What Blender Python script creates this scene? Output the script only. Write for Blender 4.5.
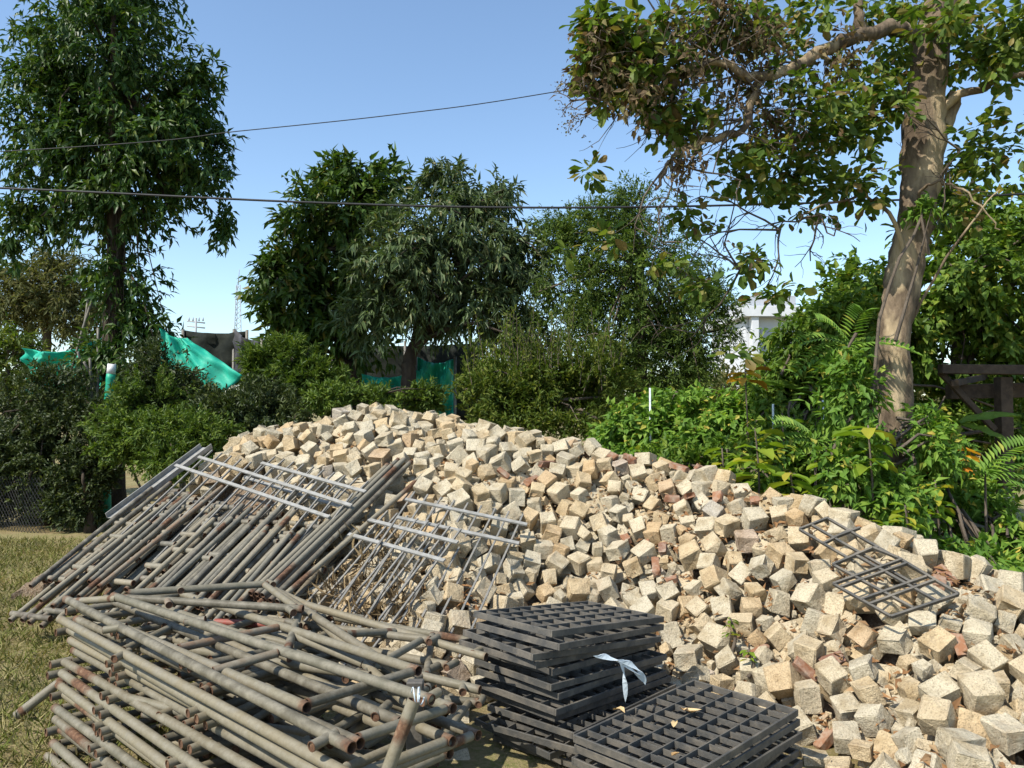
import bpy, bmesh, math, random
import numpy as np
from mathutils import Vector, Matrix, Euler
from mathutils.bvhtree import BVHTree

for o in list(bpy.data.objects): bpy.data.objects.remove(o)
SC = bpy.context.scene
COL = SC.collection
rnd = random.Random(7)
RNG = np.random.default_rng(11)
R = math.radians

# ------------------------------------------------------------------ camera
W, H, F, HY = 1024, 768, 773.0, 410.0
CAM = Vector((0.0, 0.0, 1.6))
PITCH = math.atan((HY - H / 2) / F)
cam = bpy.data.objects.new('camera', bpy.data.cameras.new('camera'))
COL.objects.link(cam)
cam.location = CAM
cam.rotation_euler = (R(90) + PITCH, 0, 0)
cam.data.sensor_width = 36.0
cam.data.lens = 36.0 * F / W
cam.data.clip_start = 0.05
cam.data.clip_end = 3000
SC.camera = cam
SC.render.resolution_x, SC.render.resolution_y = W, H

# ------------------------------------------------------------------ light
TOSUN = Vector((-0.58, -0.46, 0.80)).normalized()
wd = bpy.data.worlds.new('World'); SC.world = wd; wd.use_nodes = True
nt = wd.node_tree
for n in list(nt.nodes): nt.nodes.remove(n)
wo = nt.nodes.new('ShaderNodeOutputWorld'); bg = nt.nodes.new('ShaderNodeBackground')
sky = nt.nodes.new('ShaderNodeTexSky'); sky.sky_type = 'NISHITA'; sky.sun_disc = False
sky.sun_elevation = math.asin(TOSUN.z)
sky.sun_rotation = math.atan2(TOSUN.x, TOSUN.y)
sky.altitude = 0; sky.air_density = 1.0; sky.dust_density = 0.6; sky.ozone_density = 0.9
bg.inputs['Strength'].default_value = 0.15
tn = nt.nodes.new('ShaderNodeMix'); tn.data_type = 'RGBA'; tn.blend_type = 'MULTIPLY'; tn.inputs[0].default_value = 1.0
tn.inputs[7].default_value = (.93, 1.0, 1.03, 1)
nt.links.new(sky.outputs[0], tn.inputs[6]); nt.links.new(tn.outputs[2], bg.inputs[0]); nt.links.new(bg.outputs[0], wo.inputs[0])
sun = bpy.data.objects.new('sun', bpy.data.lights.new('sun', 'SUN')); COL.objects.link(sun)
sun.data.energy = 4.5; sun.data.angle = R(0.55); sun.data.color = (1.0, 0.95, 0.86)
sun.rotation_euler = TOSUN.to_track_quat('Z', 'Y').to_euler()
sun.location = TOSUN * 50
vs = SC.view_settings
vs.view_transform = 'Standard'; vs.look = 'None'; vs.gamma = 1; vs.exposure = 0.58; vs.use_curve_mapping = False

# ------------------------------------------------------------------ helpers
def at(px, py, Y):
    """point on the pixel's ray at world depth Y"""
    c = Vector(((px - W / 2) / F, 1.0, (H / 2 - py) / F))
    d = Matrix.Rotation(PITCH, 3, 'X') @ c
    return CAM + d * (Y / d.y)

def ground(px, py, z=0.0):
    c = Vector(((px - W / 2) / F, 1.0, (H / 2 - py) / F))
    d = Matrix.Rotation(PITCH, 3, 'X') @ c
    return CAM + d * ((z - CAM.z) / d.z)

def link(o, parent=None):
    COL.objects.link(o)
    if parent is not None: o.parent = parent
    return o

def tag(o, label=None, cat=None, group=None, kind=None):
    if label: o['label'] = label
    if cat: o['category'] = cat
    if group: o['group'] = group
    if kind: o['kind'] = kind
    return o

def empty(name, loc, label, cat, group=None):
    o = bpy.data.objects.new(name, None); COL.objects.link(o)
    o.location = loc; o.empty_display_size = 0.1
    return tag(o, label, cat, group)

def np_mesh(name, verts, faces, smooth=False):
    """verts (n,3) array, faces (m,k) array with k constant"""
    verts = np.asarray(verts, dtype=np.float32); faces = np.asarray(faces, dtype=np.int32)
    me = bpy.data.meshes.new(name)
    m, k = faces.shape
    me.vertices.add(len(verts)); me.vertices.foreach_set('co', verts.ravel())
    me.loops.add(m * k); me.loops.foreach_set('vertex_index', faces.ravel())
    me.polygons.add(m); me.polygons.foreach_set('loop_start', np.arange(0, m * k, k, dtype=np.int32))
    try: me.polygons.foreach_set('loop_total', np.full(m, k, dtype=np.int32))
    except Exception: pass
    me.polygons.foreach_set('use_smooth', np.full(m, smooth, dtype=bool))
    me.update(calc_edges=True); me.validate()
    return me

def obj(name, me, mat, parent=None, loc=None):
    o = bpy.data.objects.new(name, me); link(o, parent)
    if mat is not None and len(me.materials) == 0: me.materials.append(mat)
    if loc is not None: o.location = loc
    return o

BOXF = [(0, 3, 2, 1), (4, 5, 6, 7), (0, 1, 5, 4), (1, 2, 6, 5), (2, 3, 7, 6), (3, 0, 4, 7)]
def bevel_box_mesh(name, sx, sy, sz, bev=0.003):
    bm = bmesh.new(); bmesh.ops.create_cube(bm, size=1.0)
    for v in bm.verts: v.co = Vector((v.co.x * sx, v.co.y * sy, v.co.z * sz))
    if bev > 0: bmesh.ops.bevel(bm, geom=bm.edges[:], offset=bev, segments=1, affect='EDGES')
    me = bpy.data.meshes.new(name); bm.to_mesh(me); bm.free(); return me

# ------------------------------------------------------------------ materials
class NT:
    def __init__(s, name):
        s.m = bpy.data.materials.new(name); s.m.use_nodes = True
        s.t = s.m.node_tree
        for n in list(s.t.nodes): s.t.nodes.remove(n)
        s.out = s.n('ShaderNodeOutputMaterial'); s.p = s.n('ShaderNodeBsdfPrincipled')
        s.l(s.p.outputs[0], s.out.inputs[0])
    def n(s, k, **kw):
        x = s.t.nodes.new(k)
        for a, b in kw.items(): setattr(x, a, b)
        return x
    def l(s, a, b): s.t.links.new(a, b)
    def pos(s): return s.n('ShaderNodeNewGeometry').outputs['Position']
    def noise(s, scale, detail=3, rough=0.55, vec=None):
        x = s.n('ShaderNodeTexNoise'); x.inputs['Scale'].default_value = scale
        x.inputs['Detail'].default_value = detail; x.inputs['Roughness'].default_value = rough
        s.l(vec if vec is not None else s.pos(), x.inputs['Vector']); return x.outputs['Fac']
    def ramp(s, fac, stops, interp='LINEAR'):
        x = s.n('ShaderNodeValToRGB'); x.color_ramp.interpolation = interp
        e = x.color_ramp.elements
        while len(e) < len(stops): e.new(0.5)
        for i, (p, c) in enumerate(stops):
            e[i].position = p; e[i].color = (*c, 1) if len(c) == 3 else c
        s.l(fac, x.inputs[0]); return x.outputs[0]
    def mix(s, fac, a, b, mode='MIX'):
        x = s.n('ShaderNodeMix', data_type='RGBA', blend_type=mode)
        for sock, v in ((x.inputs[0], fac), (x.inputs[6], a), (x.inputs[7], b)):
            if hasattr(v, 'is_linked'): s.l(v, sock)
            elif isinstance(v, (int, float)): sock.default_value = v
            else: sock.default_value = (*v, 1)
        return x.outputs[2]
    def math(s, op, a, b=0.0):
        x = s.n('ShaderNodeMath', operation=op)
        for sock, v in ((x.inputs[0], a), (x.inputs[1], b)):
            if hasattr(v, 'is_linked'): s.l(v, sock)
            else: sock.default_value = v
        return x.outputs[0]
    def bump(s, h, strength=0.3, dist=0.01):
        x = s.n('ShaderNodeBump'); x.inputs['Strength'].default_value = strength
        x.inputs['Distance'].default_value = dist; s.l(h, x.inputs['Height'])
        s.l(x.outputs[0], s.p.inputs['Normal'])
    def base(s, c, rough=0.7, metal=0.0, spec=0.5):
        if hasattr(c, 'is_linked'): s.l(c, s.p.inputs['Base Color'])
        else: s.p.inputs['Base Color'].default_value = (*c, 1)
        s.p.inputs['Roughness'].default_value = rough; s.p.inputs['Metallic'].default_value = metal
        s.p.inputs['Specular IOR Level'].default_value = spec
        return s.m

BW = ((0, (0, 0, 0)), (1, (1, 1, 1)))

def mat_sett(kind):
    t = NT('granite_' + kind.lower())
    a = t.n('ShaderNodeAttribute', attribute_type=kind, attribute_name='tint').outputs['Fac']
    tint = t.ramp(a, [(0.0, (.455, .405, .30)), (.30, (.495, .43, .305)), (.55, (.49, .405, .27)), (.78, (.49, .385, .235)),
                      (.90, (.48, .365, .22)), (.95, (.46, .33, .185)), (.975, (.41, .32, .24)), (1.0, (.39, .36, .30))])
    blot = t.ramp(t.noise(9, 4), [(.32, (.62, .54, .42)), (.50, (1, .98, .95)), (.70, (1.18, 1.17, 1.15))])
    c = t.mix(0.75, tint, blot, 'MULTIPLY')
    sp = t.ramp(t.noise(120, 3, .75), [(.34, (.30, .28, .25)), (.48, (1, 1, 1)), (.58, (1.0, 1.0, 1.0)), (.68, (1.35, 1.33, 1.3))])
    c = t.mix(0.65, c, sp, 'MULTIPLY')
    st = t.ramp(t.noise(4.5, 5, .65), [(.56, (0, 0, 0)), (.72, (1, 1, 1))])
    c = t.mix(t.math('MULTIPLY', st, 0.55), c, (.25, .15, .07))
    dirt = t.ramp(t.noise(22, 5, .7), [(.58, (0, 0, 0)), (.75, (1, 1, 1))])
    c = t.mix(t.math('MULTIPLY', dirt, 0.5), c, (.17, .135, .095))
    h = t.math('ADD', t.math('MULTIPLY', t.noise(38, 5, .7), 1.0), t.math('MULTIPLY', t.noise(190, 2), .25))
    t.bump(h, .95, .018)
    return t.base(c, .88, spec=.25)

def mat_brick():
    t = NT('red_brick')
    ri = t.n('ShaderNodeObjectInfo').outputs['Random']
    c = t.ramp(ri, [(0, (.20, .085, .045)), (.5, (.26, .125, .066)), (1, (.17, .085, .055))])
    d = t.ramp(t.noise(16, 5, .7), [(.42, (0, 0, 0)), (.68, (1, 1, 1))])
    c = t.mix(t.math('MULTIPLY', d, .75), c, (.36, .29, .22))
    t.bump(t.noise(70, 5, .7), .5, .01)
    return t.base(c, .93, spec=.15)

def mat_tube(name, ca, cb, cc, rustamt=1.0):
    t = NT(name)
    ri = t.n('ShaderNodeObjectInfo').outputs['Random']
    base = t.ramp(ri, [(0, ca), (.4, cb), (.72, cc), (.92, [v * .85 for v in ca]), (1, (.22, .14, .085))])
    n1 = t.noise(14, 4, .65)
    c = t.mix(t.ramp(n1, [(.4, (0, 0, 0)), (.66, (1, 1, 1))]), base, (.20, .18, .135))
    streak = t.n('ShaderNodeMapping'); streak.inputs['Scale'].default_value = (30, 30, 8)
    c = t.mix(.35, c, t.ramp(t.noise(60, 3, .7), [(.3, (.55, .5, .45)), (.6, (1.1, 1.1, 1.1))]), 'MULTIPLY')
    at_ = t.n('ShaderNodeAttribute', attribute_type='GEOMETRY', attribute_name='rust').outputs['Fac']
    rn = t.math('ADD', t.math('MULTIPLY', at_, 0.75 * rustamt), t.math('MULTIPLY', t.noise(20, 5, .7), .75))
    rm = t.ramp(rn, [(.60, (0, 0, 0)), (.92, (1, 1, 1))])
    rc = t.ramp(t.noise(45, 4, .7), [(.35, (.06, .028, .016)), (.55, (.125, .06, .032)), (.7, (.22, .14, .085))])
    c = t.mix(t.math('MULTIPLY', rm, .9), c, rc)
    t.bump(t.noise(120, 3), .18, .003)
    m = t.base(c, .52, 0.0, .22)
    t.l(t.ramp(rm, [(0, (.55,) * 3), (1, (.9,) * 3)]), t.p.inputs['Roughness'])
    return m

def mat_simple(name, c1, c2, scale=20, rough=.7, bump=.2, spec=.4, metal=0.0, lo=.38, hi=.64):
    t = NT(name)
    c = t.mix(t.ramp(t.noise(scale, 5, .65), [(lo, (0, 0, 0)), (hi, (1, 1, 1))]), c1, c2)
    if bump: t.bump(t.noise(scale * 4, 4, .7), bump, .01)
    return t.base(c, rough, metal, spec)

def mat_leaf(name, stops, transl=.32, rough=.45, spec=.5, tcol=None):
    t = NT(name)
    ri = t.n('ShaderNodeNewGeometry').outputs['Random Per Island']
    c = t.ramp(ri, stops)
    big = t.ramp(t.noise(1.3, 3, .6), [(.32, (.72, .76, .7)), (.68, (1.25, 1.2, 1.1))])
    c = t.mix(.8, c, big, 'MULTIPLY')
    t.base(c, min(rough + .14, .9), 0, spec * .5)
    tr = t.n('ShaderNodeBsdfTranslucent')
    t.l(t.mix(1.0, c, tcol or (1.25, 1.35, .55), 'MULTIPLY'), tr.inputs[0])
    mx = t.n('ShaderNodeMixShader'); mx.inputs[0].default_value = transl
    t.l(t.p.outputs[0], mx.inputs[1]); t.l(tr.outputs[0], mx.inputs[2]); t.l(mx.outputs[0], t.out.inputs[0])
    return t.m

def mat_leaf_obj(name, stops, **kw):
    m = mat_leaf(name, stops, **kw)
    t = m.node_tree
    for n in list(t.nodes):
        if n.type == 'NEW_GEOMETRY':
            for l in list(n.outputs['Random Per Island'].links):
                oi = t.nodes.new('ShaderNodeObjectInfo'); t.links.new(oi.outputs['Random'], l.to_socket)
    return m

def mat_bark(name, ca, cb, cc=None):
    t = NT(name)
    mp = t.n('ShaderNodeMapping'); mp.inputs['Scale'].default_value = (1, 1, .35); t.l(t.pos(), mp.inputs[0])
    n1 = t.noise(7, 6, .65, mp.outputs[0])
    c = t.mix(t.ramp(n1, [(.38, (0, 0, 0)), (.62, (1, 1, 1))]), ca, cb)
    if cc:
        c = t.mix(t.ramp(t.noise(2.6, 4, .6, mp.outputs[0]), [(.5, (0, 0, 0)), (.6, (1, 1, 1))]), c, cc)
    t.bump(t.noise(26, 6, .7, mp.outputs[0]), .8, .03)
    return t.base(c, .92, spec=.15)

M_SETT_O = mat_sett('OBJECT'); M_SETT_G = mat_sett('GEOMETRY')
M_BRICK = mat_brick()
M_TUBE = mat_tube('weathered_scaffold_tube', (.15, .138, .098), (.205, .175, .115), (.10, .088, .062))
M_RACK = mat_tube('old_ladder_tube', (.15, .143, .115), (.27, .232, .16), (.08, .065, .048), 1.15)
M_GALV = mat_simple('galvanised_rail', (.29, .285, .265), (.21, .20, .175), 18, .65, .1, .25)
M_BAR = mat_simple('grey_bar', (.15, .148, .138), (.24, .22, .185), 25, .6, .15, .25)
M_GRATE = mat_simple('dark_painted_grate', (.060, .058, .052), (.175, .15, .115), 9, .65, .3, .4, lo=.42, hi=.78)
M_STRAP = mat_simple('plastic_strap', (.62, .68, .72), (.5, .57, .6), 30, .35, .05)
M_WIRE = mat_simple('black_cable', (.012, .012, .013), (.025, .025, .025), 5, .6, 0)
M_DRY = mat_leaf('dry_leaf', [(0, (.20, .105, .05)), (.35, (.29, .165, .08)), (.7, (.17, .09, .045)), (1, (.38, .27, .16))], .15, .8, .2, (1.1, .9, .6))
M_DRY_O = mat_leaf_obj('dry_leaf_single', [(0, (.40, .22, .09)), (.5, (.52, .34, .16)), (1, (.62, .48, .28))], transl=.15, rough=.8, spec=.2, tcol=(1.1, .9, .6))

# ------------------------------------------------------------------ ground
def mat_ground():
    t = NT('grass_ground')
    g = t.mix(t.ramp(t.noise(3.5, 5, .65), [(.40, (0, 0, 0)), (.62, (1, 1, 1))]), (.24, .20, .095), (.15, .165, .045))
    g = t.mix(t.ramp(t.noise(40, 4, .7), [(.4, (0, 0, 0)), (.65, (1, 1, 1))]), g, (.30, .235, .13))
    d = t.ramp(t.noise(.9, 4, .6), [(.50, (0, 0, 0)), (.60, (1, 1, 1))])
    g = t.mix(t.math('MULTIPLY', d, .4), g, (.20, .125, .06))
    t.bump(t.noise(60, 5, .7), .8, .02)
    return t.base(g, .95, spec=.1)
n = 60
gx = np.sign(np.linspace(-1, 1, n)) * np.abs(np.linspace(-1, 1, n)) ** 3 * 900
gy = np.linspace(0, 1, n) ** 3 * 1500 - 12
GX, GY = np.meshgrid(gx, gy)
GV = np.stack([GX.ravel(), GY.ravel(), np.zeros(n * n)], 1)
ii = (np.arange(n - 1)[:, None] * n + np.arange(n - 1)[None, :]).ravel()
tag(obj('ground', np_mesh('ground', GV, np.stack([ii, ii + 1, ii + n + 1, ii + n], 1)), mat_ground()), kind='structure')

# ------------------------------------------------------------------ the heap: target surface
CREST = [(-3.3, 7.2, .05), (-2.64, 7.35, 1.05), (-2.15, 7.5, 1.37), (-1.38, 7.5, 1.57), (-.67, 7.2, 1.48), (.07, 6.7, 1.345),
         (.71, 6.2, 1.29), (1.035, 5.8, 1.245), (1.38, 5.4, 1.11), (1.76, 4.95, 1.00), (2.0, 4.75, .87), (2.27, 4.5, .735),
         (2.52, 4.32, .575), (2.80, 4.2, .45), (3.3, 3.95, .30), (3.9, 3.6, .10)]
CR = []
for a, b in zip(CREST[:-1], CREST[1:]):
    for s in np.linspace(0, 1, 6, endpoint=False): CR.append([a[i] + (b[i] - a[i]) * s for i in range(3)])
CR.append(list(CREST[-1])); CR = np.array(CR)
CELL = .02
X0, X1, Y0, Y1 = -4.2, 4.4, 2.2, 9.4
NX, NY = int((X1 - X0) / CELL), int((Y1 - Y0) / CELL)
xs = X0 + (np.arange(NX) + .5) * CELL; ys = Y0 + (np.arange(NY) + .5) * CELL
def surf(x, y):
    x = np.asarray(x, float); y = np.asarray(y, float)
    best = np.full(x.shape, -9.)
    for cx, cy, cz in CR:
        k = .56 - .02 * min(max((cx - .8) / 1.6, 0), 1)
        d = np.sqrt((x - cx) ** 2 + (y - cy) ** 2)
        d2 = np.sqrt(d * d + .03) - .17
        best = np.maximum(best, cz - k * d2)
    wob = .035 * np.sin(3.1 * x + 1.3 * y) * np.sin(2.3 * y - 1.1 * x + .7) + .02 * np.sin(7.3 * x) * np.sin(6.1 * y + 1)
    return best + wob
XX, YY = np.meshgrid(xs, ys, indexing='ij')
TGT = surf(XX, YY)
def near_rect(cx, cy, yaw, hl, hw):
    a = (XX - cx) * math.cos(yaw) + (YY - cy) * math.sin(yaw); b = -(XX - cx) * math.sin(yaw) + (YY - cy) * math.cos(yaw)
    return np.hypot(np.maximum(np.abs(a) - hl, 0), np.maximum(np.abs(b) - hw, 0))
# the heap stops short of the stacks that stand before it
for rc in ((.31, 4.0, .793, .50, .33), (.75, 3.28, .793, .52, .33), (-1.2, 3.35, -.72, 1.3, .55)):
    dr = near_rect(*rc); TGT = np.minimum(TGT, -.16 + .72 * dr)
def tgt_at(x, y):
    i = min(max(int((x - X0) / CELL), 0), NX - 1); j = min(max(int((y - Y0) / CELL), 0), NY - 1)
    return TGT[i, j]
CORE = np.where(TGT > -.12, TGT - .16, -.3)
CORE = np.where((XX < -2.45) & (YY < 6.9 + .3 * (XX + 2.9)), CORE - np.clip((-2.45 - XX) * 1.1, 0, .6), CORE)
CORE += .02 * np.sin(17 * XX + 3) * np.sin(15 * YY)

# rough soil and litter core of the heap
st = 3
cx_, cy_, cz_ = XX[::st, ::st], YY[::st, ::st], CORE[::st, ::st] + RNG.normal(0, .008, CORE[::st, ::st].shape)
a_, b_ = cx_.shape
ci = (np.arange(a_ - 1)[:, None] * b_ + np.arange(b_ - 1)[None, :]).ravel()
cf = np.stack([ci, ci + b_, ci + b_ + 1, ci + 1], 1)
cz = np.maximum(cz_.ravel(), -.05)
keep = (cz[cf] > -.045).any(1)
core_me = np_mesh('rubble_soil', np.stack([cx_.ravel(), cy_.ravel(), cz], 1), cf[keep])
t = NT('rubble_soil')
cc = t.mix(t.ramp(t.noise(9, 5, .7), [(.4, (0, 0, 0)), (.6, (1, 1, 1))]), (.13, .09, .06), (.24, .165, .10))
cc = t.mix(t.ramp(t.noise(60, 4, .7), [(.45, (0, 0, 0)), (.65, (1, 1, 1))]), cc, (.33, .26, .18))
t.bump(t.noise(45, 5, .7), 1.0, .03)
tag(obj('terrain_mound', core_me, t.base(cc, .95, spec=.1)), kind='structure')

# ---- stone variants
def stone_mesh(name, seed, rough=.05, cuts=2, chip=.5):
    r = random.Random(seed)
    bm = bmesh.new(); bmesh.ops.create_cube(bm, size=1.0)
    jit = {v.index: Vector((r.uniform(-.085, .085), r.uniform(-.085, .085), r.uniform(-.085, .085))) for v in bm.verts}
    for v in bm.verts: v.co += jit[v.index]
    bmesh.ops.bevel(bm, geom=bm.edges[:], offset=r.uniform(.03, .07), segments=1, affect='EDGES')
    big = [f for f in bm.faces if len(f.verts) == 4 and f.calc_area() > .35]
    for f in big:
        nrm = f.normal.copy(); tilt = r.uniform(-.05, .05)
        res = bmesh.ops.poke(bm, faces=[f])
        for v in res['verts']:
            v.co += nrm * r.uniform(-.04, .02) + Vector((r.uniform(-1, 1), r.uniform(-1, 1), r.uniform(-1, 1))) * .10
    if chip:
        for q in range(r.choice([0, 0, 1, 1])):
            c = Vector([r.choice([-.5, .5]) for _ in range(3)])
            for v in bm.verts:
                if (v.co - c).length < .3: v.co += -c * r.uniform(.08, .22)
    for v in bm.verts: v.co += Vector((r.gauss(0, 1), r.gauss(0, 1), r.gauss(0, 1))) * .022
    bmesh.ops.triangulate(bm, faces=bm.faces[:])
    me = bpy.data.meshes.new(name); bm.to_mesh(me); bm.free(); return me
SV = [stone_mesh('granite_sett', 100 + i) for i in range(16)]
SVN = []
for me in SV:
    v = np.zeros(len(me.vertices) * 3, np.float32); me.vertices.foreach_get('co', v)
    f = np.zeros(len(me.polygons) * 3, np.int32); me.polygons.foreach_get('vertices', f)
    SVN.append((v.reshape(-1, 3), f.reshape(-1, 3)))
    me.materials.append(M_SETT_O)

# ---- deposit: drop every stone on what lies below it
HM = CORE.copy()
HALF = 9
off = np.arange(-HALF, HALF + 1) * CELL
DX, DY = np.meshgrid(off, off, indexing='ij')
def profile(Rm, h):
    p = np.stack([DX, DY, np.zeros_like(DX)], -1) @ Rm        # local coords of (dx,dy,0)
    b = Rm[2, :]                                              # local of z axis
    lo = np.full(DX.shape, -9.); hi = np.full(DX.shape, 9.)
    for i in range(3):
        if abs(b[i]) < 1e-6:
            bad = np.abs(p[..., i]) > h[i]; lo[bad] = 9; continue
        t1 = (-h[i] - p[..., i]) / b[i]; t2 = (h[i] - p[..., i]) / b[i]
        lo = np.maximum(lo, np.minimum(t1, t2)); hi = np.minimum(hi, np.maximum(t1, t2))
    return lo, hi, lo < hi
def rot_for(x, y, mode):
    if mode < .72:
        e = .06
        nrm = Vector((tgt_at(x - e, y) - tgt_at(x + e, y), tgt_at(x, y - e) - tgt_at(x, y + e), 2 * e)).normalized()
        q = nrm.to_track_quat('Z', 'Y').to_matrix()
        q = q @ Matrix.Rotation(rnd.uniform(0, 6.3), 3, 'Z') @ Euler((rnd.gauss(0, .26), rnd.gauss(0, .26), 0)).to_matrix()
    else:
        q = Euler((rnd.uniform(0, 6.3), rnd.uniform(0, 6.3), rnd.uniform(0, 6.3))).to_matrix()
    return np.array(q)
small_p = .1
stones = []      # (kind, pos, R, dims, tint, variant)
valid = (TGT > -.06) & (YY > 2.45)
valid &= ~((XX < -1.75) & (YY < 6.75 + .25 * (XX + 2.9)) & (XX + .45 * (YY - 4.8) < -1.15))
crest_y = np.interp(xs, CREST and [c[0] for c in CREST], [c[1] for c in CREST])
valid &= XX > -2.78
valid &= YY < (crest_y[:, None] + .9)
def drop(kind, tries=5, at_xy=None):
    global HM
    best = None
    if at_xy is None:
        c = cand[rnd.randrange(len(cand))]; x, y = xs[c[0]], ys[c[1]]
    else: x, y = at_xy
    if kind == 'brick':
        h = np.array([rnd.uniform(.03, .085), rnd.uniform(.022, .042), rnd.uniform(.014, .024)])
    else:
        s = rnd.choice([.052, .057, .059, .061, .064, .069])
        h = np.array([s * rnd.uniform(.88, 1.1), s * rnd.uniform(.86, 1.06), s * rnd.uniform(.74, 1.02)])
        if rnd.random() < small_p: h *= rnd.uniform(.5, .85)
    for k in range(tries):
        px_, py_ = x + rnd.gauss(0, .035), y + rnd.gauss(0, .035)
        i = int((px_ - X0) / CELL); j = int((py_ - Y0) / CELL)
        if i < HALF or j < HALF or i >= NX - HALF - 1 or j >= NY - HALF - 1: continue
        Rm = rot_for(px_, py_, rnd.random())
        lo, hi, ok = profile(Rm, h)
        sub = HM[i - HALF:i + HALF + 1, j - HALF:j + HALF + 1]
        dz = np.where(ok, sub - lo, -9)
        m_ = int(ok.sum()); z = np.sort(dz.ravel())[-max(3, int(m_ * .14))]      # rough faces settle into each other
        gap = float(np.mean(np.where(ok, z + lo - sub, 0)[ok]))
        sc = (z - TGT[i, j]) + gap * .8
        if best is None or sc < best[0]: best = (sc, px_, py_, z, Rm, lo, hi, ok, i, j)
    if best is None: return False
    sc, px_, py_, z, Rm, lo, hi, ok, i, j = best
    if z - TGT[i, j] > (.075 if kind == 'sett' else .105): return False
    sub = HM[i - HALF:i + HALF + 1, j - HALF:j + HALF + 1]
    sub[ok] = np.maximum(sub[ok], (z + hi)[ok])
    tint = rnd.random() ** 1.45
    stones.append((kind, (px_, py_, z), Rm, h * 2, tint, rnd.randrange(len(SV))))
    return True
for rounds in range(20):
    small_p = .10 if rounds < 10 else .45
    need = valid & (HM < TGT - (.10 if rounds < 4 else .06 if rounds < 8 else .035))
    cand = np.argwhere(need)
    if len(cand) < 30: break
    for q in range(min(520, max(60, len(cand) // 40))):
        c = cand[rnd.randrange(len(cand))]
        if HM[c[0], c[1]] > TGT[c[0], c[1]] - .03: continue
        x, y = xs[c[0]], ys[c[1]]
        pb = .02 if x > .6 else .004
        drop('brick' if rnd.random() < pb else 'sett', 6, (x, y))
# loose top stones and the bricks that lie on top
def pick(px, py, lift=0.0):
    """where a pixel's ray meets the heap"""
    lastY = 2.3
    for Y in np.arange(2.3, 9.3, .01):
        p = at(px, py, Y)
        i = int((p.x - X0) / CELL); j = int((p.y - Y0) / CELL)
        if 0 <= i < NX and 0 <= j < NY and p.z <= TGT[i, j] + lift: return p
        if p.z <= 0: return p
    return at(px, py, 8)
BR_PX = [(636, 462), (668, 476), (700, 478), (712, 512), (738, 470), (722, 478), (640, 544), (668, 548), (655, 570), (625, 545),
         (688, 502), (760, 462), (545, 470), (505, 480), (455, 525), (775, 497), (828, 512), (660, 588), (642, 600), (700, 590),
         (830, 640), (860, 600), (915, 590), (985, 640), (1010, 690), (965, 655), (740, 610), (610, 470), (575, 462), (790, 560), (775, 480), (800, 540),
         (640, 486), (665, 520), (700, 535), (735, 520), (590, 505), (720, 575), (690, 610), (850, 560), (930, 610), (600, 560), (560, 540), (470, 560)]
for (bx, by) in BR_PX[:20] + BR_PX[25:36:2]:
    p = pick(bx, by, .02)
    drop('brick', 6, (p.x, p.y))

# ---- visibility of each stone: cast rays through the stones
AV, AF, owner = [], [], []
base_i = 0
for si, (kind, p, Rm, d, tint, var) in enumerate(stones):
    v, f = SVN[var]
    wv = (v * d) @ Rm.T + np.array(p)
    AV.append(wv); AF.append(f + base_i); owner += [si] * len(f); base_i += len(v)
AV = np.concatenate(AV); AF = np.concatenate(AF)
bvh = BVHTree.FromPolygons(AV.tolist(), AF.tolist())
cnt = np.zeros(len(stones), int)
for py in range(396, 768, 5):
    for px in range(215, 1024, 5):
        d = (at(px, py, 5) - CAM).normalized()
        hit = bvh.ray_cast(CAM, d, 12)
        if hit[0] is not None: cnt[owner[hit[2]]] += 1
order = np.argsort(-cnt)
single = set()
for si in order:
    if len(single) >= 300 or cnt[si] == 0: break
    if stones[si][0] == 'sett': single.add(int(si))

def tint_word(t):
    return ('greyish' if t < .3 else 'cream' if t < .55 else 'buff' if t < .82 else 'yellowish-tan' if t < .93 else 'brownish')
def shape_word(Rm, d):
    v = d[0] * d[1] * d[2]
    a = max(abs(Rm[2, i]) for i in range(3))
    return ('small ' if v < .0021 else 'large ' if v > .0030 else ''), ('standing on a corner' if a < .8 else 'tipped on edge' if a < .93 else 'lying level')
def zone(p):
    x, y, z = p
    X = x / y * F + 512; Yp = HY + (1.6 - z) / y * F
    if Yp < 455 and X < 560: return 'on the highest ridge', 'ridge'
    if X < 560: return 'around the railing panels', 'railings'
    if Yp < 500 and X < 830: return 'on the ridge by the creeper hedge', 'hedge ridge'
    if 790 < X and Yp < 640: return 'around the open steel grates', 'open grates'
    if X < 790: return 'uphill of the black grate stacks', 'bricks'
    return 'beside the low grate stack', 'foot'
rest_v, rest_f, rest_t, ro = [], [], [], 0
nb = 0
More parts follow.
